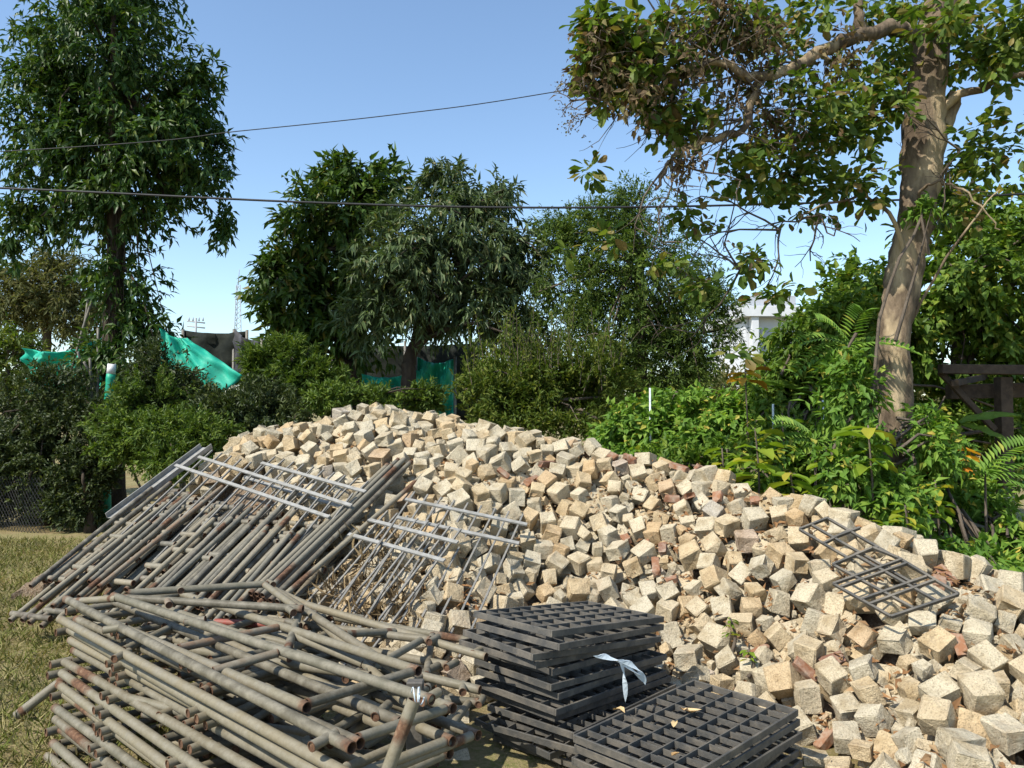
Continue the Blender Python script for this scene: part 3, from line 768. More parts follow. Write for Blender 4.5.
limb([(590, 100, 6.0), (572, 108, 5.9), (556, 100, 5.9)], .005, .002, 'twig')
C, O = big_clusters([(565, 95, 5.9, 12, 30, .15), (575, 120, 5.9, 14, 24, .15)], 26)
obj('seed_heads', local(crown_mesh('seed_heads', C, O, 7, .018, .8, .2, .2, 1.0, SMALL, .5), base), L_BROWN, big)['kind'] = 'stuff'

tree('round_leaved_tree', 'dense round-leaved tree behind the leaning trunk and pergola', 'tree',
     [(960, 270, 9.8, 58, 60), (1010, 310, 9.6, 44, 60), (850, 300, 9.9, 44, 46), (900, 330, 10, 58, 46), (985, 215, 10, 50, 40), (1010, 380, 10, 50, 50), (850, 350, 9.8, 44, 44), (930, 390, 10.2, 50, 50), (1060, 250, 9.8, 50, 70)],
     1500, 16, .115, .62, .36, L_RBACK, B_GREY, trunk=[Vector((at(960, 480, 10).x, 10, 0)), at(960, 380, 10), at(960, 270, 10)], trunk_r=(.13, .07), nlimbs=9, droop=.3, shell=.36, twigs=60)
tree('leafy_undergrowth', 'tangled green undergrowth left of the leaning trunk', 'bush',
     [(800, 370, 8.6, 46, 42, .6), (770, 400, 8.4, 38, 36, .6), (830, 415, 7.9, 44, 44, .5), (790, 450, 7.4, 48, 34, .5), (850, 470, 7.1, 34, 34, .4), (860, 380, 8.2, 30, 46, .4), (845, 330, 8.0, 34, 38, .4), (805, 340, 8.4, 34, 30, .4), (870, 300, 8.4, 26, 30, .3), (820, 490, 6.9, 40, 20, .4)],
     1800, 14, .10, .45, .32, L_RBACK, B_GREY, trunk_r=(.05, .03), nlimbs=6, droop=.3, shell=.36, twigs=50)
tree('leafy_undergrowth', 'low green undergrowth at the pergola post behind the open grates', 'bush',
     [(930, 470, 7.4, 36, 36, .4), (960, 500, 7.0, 40, 28, .4), (985, 570, 5.7, 36, 20, .3), (940, 560, 5.9, 30, 18, .3), (905, 500, 6.9, 26, 24, .3), (1020, 545, 6.4, 26, 30, .3)],
     900, 13, .085, .5, .28, L_CREEP, B_GREY, trunk_r=(.04, .02), nlimbs=6, droop=.3, shell=.36, twigs=40)

tree('leafy_undergrowth', 'bright green climbers growing up the foot of the leaning trunk', 'bush',
     [(862, 462, 6.0, 28, 30, .3), (895, 500, 5.8, 32, 22, .3), (840, 470, 6.0, 34, 34, .3), (850, 390, 6.2, 22, 40, .25), (930, 440, 6.4, 22, 34, .3), (880, 400, 6.45, 8, 20, .12), (925, 205, 6.6, 8, 12, .12)],
     560, 12, .085, .45, .28, L_CREEP, B_GREY, trunk_r=(.03, .02), nlimbs=6, droop=.3, shell=.4, twigs=40)
tree('leafy_undergrowth', 'dark weeds filling the gap behind the ridge and hedge', 'bush',
     [(730, 470, 7.2, 50, 24, .4), (790, 490, 6.6, 40, 24, .35), (680, 462, 7.4, 40, 20, .4), (1000, 430, 9.6, 50, 60, .5)],
     800, 13, .09, .45, .28, L_RBACK, B_GREY, trunk_r=(.03, .02), nlimbs=4, droop=.3, shell=.4, twigs=30)
# far-off wood closing the view between the trees
C, O = blob_clusters([(x_, 392 + 6 * math.sin(x_), 30 + 3 * math.sin(x_ * 1.7), 46, 22 + 6 * math.sin(x_ * .7), 1.6) for x_ in range(-260, 1300, 52)], 2600)
tag(obj('distant_wood', crown_mesh('distant_wood', C, O, 14, .26, .45, .9, .2, .9, SMALL, 1.0), L_OLIVE), 'low far-off wood closing the view between the trees', 'wood', kind='stuff')

# seedlings with large leaves, each leaf its own part
LM = []
for k in range(4):
    tv, tf = ROUND; tv = tv.copy(); tv[:, 1] *= .42; tv[:, 2] += -.18 * tv[:, 0] ** 2 + .03 * RNG.normal(size=len(tv))
    me = np_mesh('leaf', tv, tf, True); me.materials.append(L_LIME); LM.append(me)
def seedling(px, py, Y, hgt, nl, size, label, meshes=LM, mat=None, group=None, name='seedling', cat='plant'):
    top_ = at(px, py, Y); zb = 0.0
    b = Vector((top_.x, Y, max(top_at(top_.x, Y) - .05, 0) if Y < 6.6 else 0))
    root = empty(name, b, label, cat, group)
    st_ = smooth_pts([b, b.lerp(top_, .5) + Vector((.03, 0, 0)), top_], 4)
    obj('stem', local(py_mesh('stem', [tube_path(st_, np.linspace(.012, .006, len(st_)), 6)]), b), B_GREY, root)
    for k in range(nl):
        a = k * 2.4 + rnd.uniform(-.3, .3); zf = rnd.uniform(0, hgt)
        d = Vector((math.cos(a), math.sin(a), rnd.uniform(-.25, .35)))
        leaf_obj(rnd.choice(meshes), top_ - Vector((0, 0, zf)), d, Vector((d.x * .2, d.y * .2, 1)), size * rnd.uniform(.75, 1.15), root)
    return root
seedling(755, 428, 6.3, .45, 18, .24, 'lime green seedling with big leaves at the end of the creeper hedge')
seedling(868, 425, 5.7, .35, 16, .22, 'lime green seedling with big leaves in front of the leaning trunk')
seedling(790, 472, 5.7, .30, 14, .20, 'yellow-green big-leaved plant just behind the ridge stones')
seedling(870, 520, 5.3, .22, 22, .10, 'bushy small-leaved yellow-green weed behind the open grates')
seedling(930, 545, 5.0, .18, 20, .09, 'small-leaved weed rising past the lower end of the open grates')
seedling(730, 618, 4.4, .10, 14, .05, 'tiny green weed sprouting between the setts')
seedling(748, 650, 4.2, .06, 12, .05, 'low green sprig growing among setts beside the grates')
seedling(722, 448, 6.6, .3, 14, .17, 'pale green sapling in front of the creeper hedge')
seedling(826, 448, 5.9, .35, 18, .17, 'yellow-green sapling between the fern and the leaning trunk')
seedling(905, 505, 5.4, .25, 16, .13, 'light green sapling at the foot of the leaning trunk')
seedling(782, 418, 6.9, .4, 18, .18, 'light green sapling rising beside the white stake')
seedling(935, 480, 6.2, .3, 16, .16, 'light green sapling beside the orange-leaved plant')
LA = []
for me in LM[:2]:
    m2 = me.copy(); m2.materials.clear(); m2.materials.append(L_AUT); LA.append(m2)
seedling(950, 448, 7.0, .2, 16, .24, 'plant with orange-yellow leaves below the banana leaves', LA)
seedling(745, 370, 7.6, .15, 9, .22, 'plant with yellowing leaves under the white house', LA)

# banana plant and fern with long leaves
bn = []
for k in range(3):
    V, Fc = [], []
    m = 12
    for i in range(m + 1):
        s = i / m; w = .15 * math.sin(math.pi * min(s * .93 + .06, 1)) ** .7; z = -.32 * s * s
        for q in (-1, -.5, 0, .5, 1): V.append((s, q * w * (1 + .15 * rnd.uniform(-1, 1)), z + .05 * abs(q) + .012 * rnd.gauss(0, 1)))
    for i in range(m):
        for q in range(4): Fc.append((i * 5 + q, i * 5 + q + 1, i * 5 + q + 6, i * 5 + q + 5))
    me = bpy.data.meshes.new('leaf'); me.from_pydata(V, [], Fc); me.update(); me.materials.append(L_BAN); bn.append(me)
def banana(px, py, Y, label, dirs):
    c = at(px, py, Y); b = Vector((c.x, Y, 0)); root = empty('banana_plant', b, label, 'plant')
    obj('stem', local(py_mesh('stem', [tube_path([b, b.lerp(c, .6), c], [.06, .045, .02], 8)]), b), L_BAN, root)
    for (dx, dy, dz, ln) in dirs: leaf_obj(rnd.choice(bn), c, (dx, dy, dz), (dx * -.3, -.35, 1), ln, root)
banana(958, 425, 7.9, 'banana plant with pale torn leaves in front of the pergola', [(-.8, -.2, .25, .6), (.7, -.3, .35, .55), (-.75, -.2, .55, .6), (-.5, -.5, -.2, .5), (.6, -.4, -.1, .5)])
banana(835, 410, 8.2, 'banana plant with a long arching leaf behind the undergrowth', [(-.9, -.1, .3, .9), (-.5, -.2, .7, .8), (.5, -.2, .6, .7), (-.7, -.3, .5, .9)])
def frond(name, label, px, py, Y, ang):
    c = at(px, py, Y); b = Vector((c.x, Y, 0)); root = empty(name, b, label, 'plant')
    obj('stem', local(py_mesh('stem', [tube_path([b, c], [.015, .008], 6)]), b), B_GREY, root)
    for a in ang:
        d = Vector((math.cos(a), -.25, math.sin(a))).normalized(); P, Dd = [], []
        for i in range(14):
            s = i / 14; q = c + d * s * .55 + Vector((0, 0, -.25 * s * s))
            for sg in (-1, 1):
                side = d.cross(Vector((0, -.5, 1))).normalized() * sg
                P.append(q); Dd.append(side * .9 + d * .5)
        P = np.array([list(q) for q in P]); Dd = np.array([list(q) for q in Dd]); Lq = np.full(len(P), .13)
        v, f = leaf_arrays(P, Dd, np.tile([0, -.4, 1.], (len(P), 1)), Lq, Lq * .28, SMALL)
        obj('frond', local(np_mesh('frond', v, f), b), L_CREEP, root)
frond('fern_plant', 'feathery-fronded sapling beside the pergola post', 985, 470, 6.4, [.1, .5, 1.0, 2.6, 3.0, -.2])
frond('fern_plant', 'feathery-fronded sapling touching the left of the leaning trunk', 848, 345, 6.6, [.3, 2.7, 3.2, 3.7, 2.2, 1.4])
frond('fern_plant', 'low feathery-fronded plant in the undergrowth behind the ridge', 815, 440, 6.5, [.2, 2.9, 3.4, 2.4, .7])

# ------------------------------------------------------------------ scaffold tubes
def tube_mesh(seed, n=12, mid=()):
    r = random.Random(seed); r_end = [.75, .35, .6, .3, .5][seed % 5]
    zs = [0, .012, .03, .06, .12, .22, .34, .46, .54, .66, .78, .88, .94, .97, .988, 1]
    V, Fc, ru = [], [], []
    def rust(z):
        e = min(z, 1 - z); v = max(0, 1 - e / .04) * r_end
        for m in mid: v = max(v, max(0, 1 - abs(z - m) / .022))
        return v + r.uniform(0, .15)
    for z in zs:
        rv = rust(z)
        for k in range(n):
            a = 2 * math.pi * k / n; V.append((math.cos(a), math.sin(a), z)); ru.append(rv)
    for i in range(len(zs) - 1):
        for k in range(n): Fc.append((i * n + k, i * n + (k + 1) % n, (i + 1) * n + (k + 1) % n, (i + 1) * n + k))
    for end, row, zin in ((0, 0, .05), (1, len(zs) - 1, .95)):
        b = len(V)
        for zz in (zs[row], zin):
            for k in range(n):
                a = 2 * math.pi * k / n; V.append((.84 * math.cos(a), .84 * math.sin(a), zz)); ru.append(1.0)
        for k in range(n):
            k2 = (k + 1) % n
            q1 = (row * n + k, b + k, b + k2, row * n + k2); q2 = (b + k, b + n + k, b + n + k2, b + k2)
            if end: q1 = q1[::-1]; q2 = q2[::-1]
            Fc.append(q1); Fc.append(q2)
        cap = tuple(b + n + k for k in range(n)); Fc.append(cap if end else cap[::-1])
    me = bpy.data.meshes.new('tube'); me.from_pydata(V, [], Fc); me.update()
    sm = [len(p.vertices) == 4 for p in me.polygons]; me.polygons.foreach_set('use_smooth', sm)
    a_ = me.attributes.new('rust', 'FLOAT', 'POINT'); a_.data.foreach_set('value', ru)
    try: me.set_sharp_from_angle(angle=R(40))
    except Exception: pass
    return me
TM = {}
def tubes(mat, key):
    if key not in TM:
        TM[key] = []
        for s, mid in enumerate([(), (.5,), (.3, .7), (.12, .88), (.62,)]):
            m = tube_mesh(s, 12, mid); m.materials.append(mat); TM[key].append(m)
    return TM[key]
def put_tube(p0, p1, r, root=None, name='tube', mat=M_TUBE, key='scaffold', var=None):
    p0, p1 = Vector(p0), Vector(p1); d = p1 - p0
    ms = tubes(mat, key); me = ms[var] if var is not None else rnd.choice(ms)
    o = bpy.data.objects.new(name, me); link(o, root)
    q = d.to_track_quat('Z', 'Y').to_matrix().to_4x4()
    o.matrix_local = Matrix.Translation(p0 - (root.location if root else Vector())) @ q @ Matrix.Rotation(rnd.uniform(0, 6.2), 4, 'Z') @ Matrix.Diagonal((r, r, d.length, 1))
    return o

# front stack: scaffold frames lying flat one on another
RT = .0192
def frame_flat(origin, yaw, z, Ln, Wd, label, dz=0.0, flip=1, tilt=0.0, legs=(0.0, .5, .97), stubs=True):
    """origin = left end of the near long tube"""
    ax = Vector((math.cos(yaw), math.sin(yaw), tilt)).normalized(); ay = Vector((-math.sin(yaw), math.cos(yaw), 0)) * flip
    o = Vector((origin[0], origin[1], z)); root = empty('scaffold_frame', o, label, 'scaffold frame', 'scaffold frames in the front stack')
    put_tube(o, o + ax * Ln, RT, root, 'long_tube')
    o2 = o + ay * Wd + Vector((0, 0, dz))
    put_tube(o2 - ax * .03, o2 + ax * (Ln - .02), RT, root, 'long_tube')
    for s in legs:
        put_tube(o + ax * (s * Ln + .03) + ay * .02, o2 + ax * (s * Ln + .03) - ay * .02, RT * .9, root, 'cross_tube')
    if stubs:
        for s in (.28, .62):
            b = o + ax * (s * Ln)
            for e in (-.035, .035):
                put_tube(b + ax * e - ay * .052 + Vector((0, 0, -.014)), b + ax * e + ay * .03 + Vector((0, 0, -.012)), .017, root, 'coupling_stub', var=0)
        for s in (.0,) if rnd.random() < .55 else ():
            b = o + ax * (s * Ln)
            put_tube(b - ax * .045 - ay * .05 + Vector((0, 0, -.012)), b - ax * .045 + ay * .05 + Vector((0, 0, -.012)), .019, root, 'end_stub', var=0)
    return root
words0 = ['one', 'two', 'three', 'four', 'five', 'six', 'seven', 'eight', 'nine', 'ten', 'eleven', 'twelve']
ordn = ['lowest', 'second lowest', 'third lowest', 'fourth lowest', 'fifth', 'sixth', 'seventh', 'eighth', 'ninth', 'tenth', 'eleventh', 'third from top', 'second from top', 'topmost']
yaw0 = math.atan2(-.66, .75)
for k in range(14):
    z = .035 + k * .0425
    yw = yaw0 + rnd.uniform(-.025, .025); sh = rnd.uniform(-.03, .03)
    oX = -2.09 - .010 * k + sh * .7; oY = 3.56 + .031 * k + sh * .5
    nm = 'rusty grey tubular scaffold frame, %s in the parallel pile on the grass' % ordn[k]
    frame_flat((oX, oY), yw, z, rnd.uniform(2.0, 2.3), rnd.uniform(.42, .56), nm, dz=rnd.uniform(-.02, .0), tilt=rnd.uniform(-.02, .01))
# upper frames turned on the pile
def fr(a0, a1, b0, b1, label, cross=(.02, .5, .96)):
    """frame with two long tubes a, b and the tubes between them"""
    a0, a1, b0, b1 = [Vector(q) for q in (a0, a1, b0, b1)]
    root = empty('scaffold_frame', a0, label, 'scaffold frame', 'scaffold frames in the front stack')
    put_tube(a0, a1, RT, root, 'long_tube'); put_tube(b0, b1, RT, root, 'long_tube')
    dn = (a1 - a0).normalized()
    for s in cross:
        p, q = a0.lerp(a1, s), b0.lerp(b1, s); u = (q - p).normalized(); put_tube(p + u * .02, q - u * .02, RT * .9, root, 'cross_tube')
    for s in (.3, .97):
        p, q = a0.lerp(a1, s), b0.lerp(b1, s); u = (q - p).normalized()
        put_tube(p + dn * .04 - u * .06, p + dn * .04 + u * .03, .017, root, 'coupling_stub', var=0)
        put_tube(q - dn * .04 - u * .03, q - dn * .04 + u * .07, .017, root, 'coupling_stub', var=0)
    return root
zt = .69
def gz(px, py, z): return ground(px, py, z)
fr(gz(113, 596, zt), gz(432, 700, zt - .08), gz(66, 599, zt - .04), gz(352, 748, zt - .11), 'pale scaffold frame with the two highest long tubes on the pile', (.03, .62))
fr(gz(272, 588, zt - .08), gz(426, 690, zt - .15), gz(304, 604, zt - .12), gz(486, 657, zt - .22), 'scaffold frame on the pile reaching towards the black grates', (.03, .55))
fr(gz(128, 593, zt - .03), gz(268, 584, zt - .05), gz(124, 598, zt - .03), gz(303, 609, zt - .06), 'narrow scaffold frame at the back corner of the pile', (.97,))
fr(gz(60, 619, zt - .10), gz(348, 775, zt - .18), gz(110, 600, zt - .09), gz(400, 722, zt - .15), 'rust-jointed scaffold frame just below the highest one', (.3, .6))
fr(gz(300, 610, zt - .10), gz(286, 655, zt - .13), gz(310, 612, zt - .12), gz(420, 716, zt - .2), 'scaffold frame with a short tube pointing at the railings', (.6,))
fr(gz(262, 605, zt - .16), gz(478, 642, zt - .28), gz(240, 632, zt - .18), gz(480, 690, zt - .28), 'dull scaffold frame whose rail runs up to the grates', (.3, .8))
for k in range(12):   # crossing frames showing through the gaps
    z = .04 + .043 * k
    a = rnd.uniform(-.30, .25); ln = rnd.uniform(.95, 1.12)
    p0 = Vector((-1.28 + rnd.uniform(-.12, .1), 4.0 + rnd.uniform(-.25, .12), z)); d = Vector((math.cos(-.45 + a), math.sin(-.45 + a), 0))
    w = Vector((d.y, -d.x, 0)) * rnd.uniform(.45, .75)
    fr(p0, p0 + d * ln, p0 + w, p0 + w + d * ln, 'dull scaffold frame turned askew inside the pile, level %s' % words0[k])
# leaning post tied on at the corner with wire, sloping tube on the grass
lt = put_tube(at(414, 700, 2.46), Vector((-.56, 2.36, .02)), .021, None, 'leaning_tube', var=3)
tag(lt, 'grey steel tube tied to the pile corner with white wire, leaning down', 'tube')
pt = obj('square_post', bevel_box_mesh('square_post', .06, .045, .62, .004), M_GRATE, None, (gz(415, 770, .3).x, gz(415, 770, .3).y, .31))
tag(pt, 'dark square steel post standing under the tied pile corner', 'post')
pl = put_tube(gz(16, 716, .03), gz(68, 676, .20), .0242, None, 'loose_tube', var=3)
tag(pl, 'single grey tube poking out of the pile onto the grass', 'tube')
pts = []
for i in range(40):
    a = i / 40 * 2 * math.pi * 3; c = at(418, 696, 2.48)
    pts.append(c + Vector((.012 * math.sin(a * .31), .026 * math.cos(a), .026 * math.sin(a))) + Vector(((i / 40 - .5) * .05, 0, 0)))
tag(obj('tie_wire', py_mesh('tie_wire', [tube_path(pts, [.002] * 40, 5)]), M_STRAP), 'white wire wound round the corner of the scaffold pile', 'wire')
rt = put_tube(gz(215, 622, zt - .2), gz(330, 628, zt - .2), .018, None, 'red_tube', var=0)
rt.data = rt.data.copy(); rt.data.materials.clear(); rt.data.materials.append(mat_simple('faded_red_paint', (.27, .06, .045), (.22, .09, .06), 30, .6, .1))
tag(rt, 'faded red thin tube lying inside the scaffold pile', 'tube')

# ------------------------------------------------------------------ ladder-frame rack leaning on the heap
BLp, BRp, TLp = Vector((-3.5, 5.5, .22)), Vector((-1.5, 4.8, .22)), Vector((-2.9, 7.2, 1.12))
U = (BRp - BLp).normalized(); Vv = (TLp - BLp); Vv = (Vv - U * Vv.dot(U) * .55).normalized(); NR = U.cross(Vv).normalized()
def rk(u, v, h=0.0): return BLp + U * u + Vv * v + NR * h
def ladder(u, v, ln, h, wd, label, skew=0.0, rungs=3):
    d = (Vv + U * skew).normalized()
    p = rk(u, v, h)
    root = empty('ladder_frame', p, label, 'ladder frame', 'ladder frames in the rack')
    put_tube(p, p + d * ln, .0205, root, 'rail', M_RACK, 'rack')
    q = p + U * wd + NR * rnd.uniform(-.02, .02)
    put_tube(q, q + d * (ln - rnd.uniform(0, .05)), .0205, root, 'rail', M_RACK, 'rack')
    for s in np.linspace(.04, .97, rungs):
        c = p + d * ln * s + NR * .012
        put_tube(c - U * .045, c + U * (wd + .045), .0205, root, 'rung', M_RACK, 'rack', var=0)
        if s > .9:
            put_tube(c - U * .05 + d * .05 - NR * .01, c + U * .03 + d * .05 - NR * .01, .024, root, 'end_coupler', M_RACK, 'rack', var=0)
    return root
rows = [('bottom layer', .00, 15, 0, .0, 1.35), ('middle layer', .075, 15, 0, .10, 1.05), ('top layer', .15, 13, .0, .10, .80)]
words = ['first', 'second', 'third', 'fourth', 'fifth', 'sixth', 'seventh', 'eighth', 'ninth', 'tenth', 'eleventh', 'twelfth', 'thirteenth', 'fourteenth', 'fifteenth', 'sixteenth']
for (nm, h, cnt_, _, v0, ln) in rows:
    for k in range(cnt_):
        u = .13 + k * .137 + rnd.uniform(-.03, .03)
        vv = v0 + rnd.uniform(-.10, .10) - .012 * k + .12 * (k < 5)
        if nm == 'top layer': u += .15; vv += rnd.choice([-.1, .0, .18])
        if nm == 'bottom layer': vv -= .20
        lbl = 'narrow weathered tube ladder frame, %s from the grass end in the rack\'s %s' % (words[k], nm)
        ladder(u, vv, ln + rnd.uniform(-.12, .15), h + rnd.uniform(0, .02), rnd.choice([.10, .12, .14]), lbl, rnd.uniform(-.03, .03), 3)
for k in range(22):
    u = rnd.uniform(.25, 2.1); v = rnd.uniform(-.25, .1); d = (Vv + U * rnd.uniform(-.05, .05)).normalized(); p = rk(u, v, .205)
    o = put_tube(p, p + d * rnd.uniform(.9, 1.3), .018, None, 'loose_tube', M_RACK, 'rack')
    tag(o, 'loose thin weathered tube lying on top of the ladder-frame rack', 'tube', 'loose tubes on the rack')
# wide galvanised channel at the rack's far edge
p0, p1 = at(112, 518, 6.15), at(208, 448, 7.1); d = p1 - p0
ch = empty('channel_beam', p0, 'wide galvanised steel channel at the outer edge of the railings', 'beam')
for (off_, w, hh) in ((0, .13, .006), (.062, .008, .04), (-.062, .008, .04)):
    me = bevel_box_mesh('web' if off_ == 0 else 'flange', w, hh, d.length, .0015)
    o = obj('web' if off_ == 0 else 'flange', me, M_GALV, ch)
    q = Matrix((U, NR, d.normalized())).transposed().to_4x4()
    o.matrix_local = q @ Matrix.Translation((off_, (0 if off_ == 0 else .0235), d.length / 2))

# ------------------------------------------------------------------ railing panels on the heap
BARM = bevel_box_mesh('bar', .012, .012, 1, 0); BARM.materials.append(M_BAR)
RAILM = bevel_box_mesh('rail', .028, .012, 1, 0); RAILM.materials.append(M_GALV)
def seg(me, p0, p1, nrm, root, name):
    p0, p1 = Vector(p0), Vector(p1); d = (p1 - p0); z = d.normalized(); x = nrm.cross(z).normalized(); y = z.cross(x)
    o = bpy.data.objects.new(name, me); link(o, root)
    o.matrix_local = Matrix.Translation((p0 + p1) / 2 - root.location) @ Matrix((x, y, z)).transposed().to_4x4() @ Matrix.Diagonal((1, 1, d.length, 1))
    return o
def plane_on_heap(cs, lift, pct=93):
    """three pixel corners laid on the heap, raised to rest on the stones"""
    P = [pick(a, b, .05) for a, b in cs]
    u, v = P[1] - P[0], P[2] - P[0]
    hs = []
    for s in np.linspace(0, 1, 16):
        for t_ in np.linspace(0, 1, 16):
            q = P[0] + u * s + v * t_; hs.append(top_at(q.x, q.y) - q.z)
    dz = np.percentile(hs, pct) + lift
    # slide each corner along its own view ray so the picture position holds
    out = []
    for (a, b), p in zip(cs, P): out.append(pick(a, b, .05 + dz * 1.0))
    return out
def railing(cs, nb, rails, label, lift=.02, ext=.10, zrail=.012, pts=None):
    P = pts or plane_on_heap(cs, lift)
    o, ux, vy = P[0], P[1] - P[0], P[2] - P[0]      # o = top left, ux along the top rail, vy down the bars
    nrm = ux.cross(vy).normalized()
    if nrm.z < 0: nrm = -nrm
    root = empty('railing_panel', o, label, 'railing', 'railing panels on the heap')
    for k in range(nb):
        a = o + ux * ((k + .4) / nb)
        seg(BARM, a - vy.normalized() * ext, a + vy, nrm, root, 'bar')
    for t_, e0, e1 in rails:
        a = o + vy * t_ + ux * e0 + nrm * zrail; b = o + vy * t_ + ux * e1 + nrm * zrail
        seg(RAILM, a, b, nrm, root, 'rail')
    return P
railing([(403, 500), (527, 526), (318, 622)], 9, [(0, .02, 1.0), (.17, .05, 1.0)], 'grey steel railing panel nearest the grate stack, lying on the setts', .0, .12)
railing([(373, 522), (458, 544), (268, 640)], 8, [(0, -.05, 1.0), (.16, -.12, 1.0)], 'grey steel railing panel half under the tube bundle', .03, .14)
PA = [at(199, 458, 6.6), at(352, 507, 5.6), at(110, 540, 5.8)]
railing(None, 14, [(0, 0, 1.0), (.16, -.08, .94)], 'long grey steel railing panel with two pale rails above the ladder-frame rack', pts=PA, ext=.13)
PB = [at(262, 464, 6.6), at(366, 493, 5.8), at(170, 545, 5.85)]
railing(None, 10, [(0, 0, 1.0), (.2, 0, 1.0)], 'grey steel railing panel whose spear ends touch the ridge stones', pts=PB, ext=.12)

# bundle of loose poles
bt_, bb_ = at(402, 466, 6.3), at(262, 606, 4.85)
for k in range(8):
    off_ = (k % 4) * .040 - .05; lay = k // 4
    dv = (bt_ - bb_).normalized(); sd = dv.cross(Vector((0, 0, 1))).normalized(); up_ = sd.cross(dv)
    a = bb_ + sd * off_ * 1.2 + up_ * (lay * .036 + .05); b = bt_ + sd * (off_ + rnd.uniform(-.012, .012)) + up_ * (lay * .034 + .03) + dv * rnd.uniform(-.12, .06)
    if k == 7: b = at(425, 476, 6.2) + Vector((0, 0, .02)); a = bb_ + sd * .14 + up_ * .05
    o = put_tube(a, b, .0185, None, 'steel_pole', M_RACK, 'rack')
    tag(o, ('slim weathered pole, %s of the %s layer of the bundle over the railings' % (['first', 'second', 'third', 'last'][k % 4], ['lower', 'upper'][lay])) if k != 7 else 'rusty-tipped pole splayed from the bundle over the railings', 'pole', 'bundle of poles on the railings')

# ------------------------------------------------------------------ black grates
GL, GW, GH = .90, .52, .030
EDGE_L = bevel_box_mesh('edge_bar', GL, .010, GH, .0015); EDGE_W = bevel_box_mesh('edge_bar', .010, GW - .0204, GH, .0015)
BL_ = bevel_box_mesh('long_bar', GL - .0208, .006, .026, 0); BW_ = bevel_box_mesh('cross_bar', .006, GW - .0208, .022, 0)
BS_ = bevel_box_mesh('short_bar', .005, GW / 5 - .012, .010, 0)
for m in (EDGE_L, EDGE_W, BL_, BW_, BS_): m.materials.append(M_GRATE)
def grate(center, yaw, label, group, tilt=(0, 0), fine=True, loc_only=None):
    root = empty('steel_grate', center, label, 'grate', group)
    if loc_only is not None: root.matrix_world = loc_only
    else: root.rotation_euler = (tilt[0], tilt[1], yaw)
    def pt_(me, name, x, y, z):
        o = bpy.data.objects.new(name, me); link(o, root); o.location = (x, y, z); return o
    for s in (-1, 1):
        pt_(EDGE_L, 'edge_bar', 0, s * (GW / 2 - .005), 0); pt_(EDGE_W, 'edge_bar', s * (GL / 2 - .005), 0, 0)
    for k in range(1, 5): pt_(BL_, 'long_bar', 0, -GW / 2 + GW * k / 5, .001)
    for k in range(1, 11): pt_(BW_, 'cross_bar', -GL / 2 + GL * k / 11, 0, .0022 if k % 2 else -.003)
    if fine:
        for c in range(5):
            for k in range(11):
                if (c + k) % 2 == 0: pt_(BS_, 'short_bar', -GL / 2 + GL * (k + .5) / 11, -GW / 2 + GW * (c + .5) / 5, -.009)
    return root
gy = math.atan2(.70, .69)
ux = Vector((math.cos(gy), math.sin(gy), 0)); uy = Vector((math.sin(gy), -math.cos(gy), 0))
near = Vector((.177, 3.5, 0))
ordg = ['lowest', 'second', 'third', 'fourth', 'fifth', 'sixth', 'seventh', 'eighth', 'ninth', 'tenth', 'eleventh', 'twelfth', 'topmost']
NG = 13
for k in range(NG):
    z = .03 + k * .0425
    s = 1 - k / (NG - 1)
    c = near + ux * (GL / 2) - uy * (GW / 2)
    fan = [.10, -.05, .16, .06, -.03, .02, .05, -.02, .06, .0, -.09, .05, .0][k]
    sh = [(.02, .10), (-.03, .05), (-.05, .12), (.0, .09), (.02, .02), (-.02, .03), (.02, -.01), (.0, .01), (.03, -.06), (-.05, -.05), (-.06, .0), (-.01, .02), (0, 0)][k]
    c = c + ux * sh[0] + uy * sh[1]
    grate(c + Vector((0, 0, z)), gy + fan, 'dark steel grate, %s of the tall stack tied with white strap' % (ordg[k] if k in (0, NG - 1) else ordg[k] + ' from the ground'), 'grates in the tall stack',
          tilt=(rnd.uniform(-.012, .012), .0098 * k), fine=k >= NG - 2)
lft = Vector((.243, 3.13, 0))
for k in range(6):
    z = .075 + k * .0425
    c = lft + ux * (GL / 2) + uy * (GW / 2) + ux * rnd.uniform(-.03, .03) + uy * rnd.uniform(-.03, .03)
    if k == 5: c = lft + ux * (GL / 2) + uy * (GW / 2)
    if k == 4: c = c - ux * .02 + uy * .0 - uy * .02
    grate(c + Vector((0, 0, z)), gy + (rnd.uniform(-.07, .07) if k < 4 else .01 * k - .05), 'dark steel grate, %s of the low stack with dry leaves on top' % (['lowest', 'second from the ground', 'third from the ground', 'fourth from the ground', 'second from top', 'topmost'][k]), 'grates in the low stack',
          tilt=(rnd.uniform(-.01, .01), rnd.uniform(-.01, .01)), fine=k >= 4)
ztop = .075 + 5 * .0425 + GH / 2
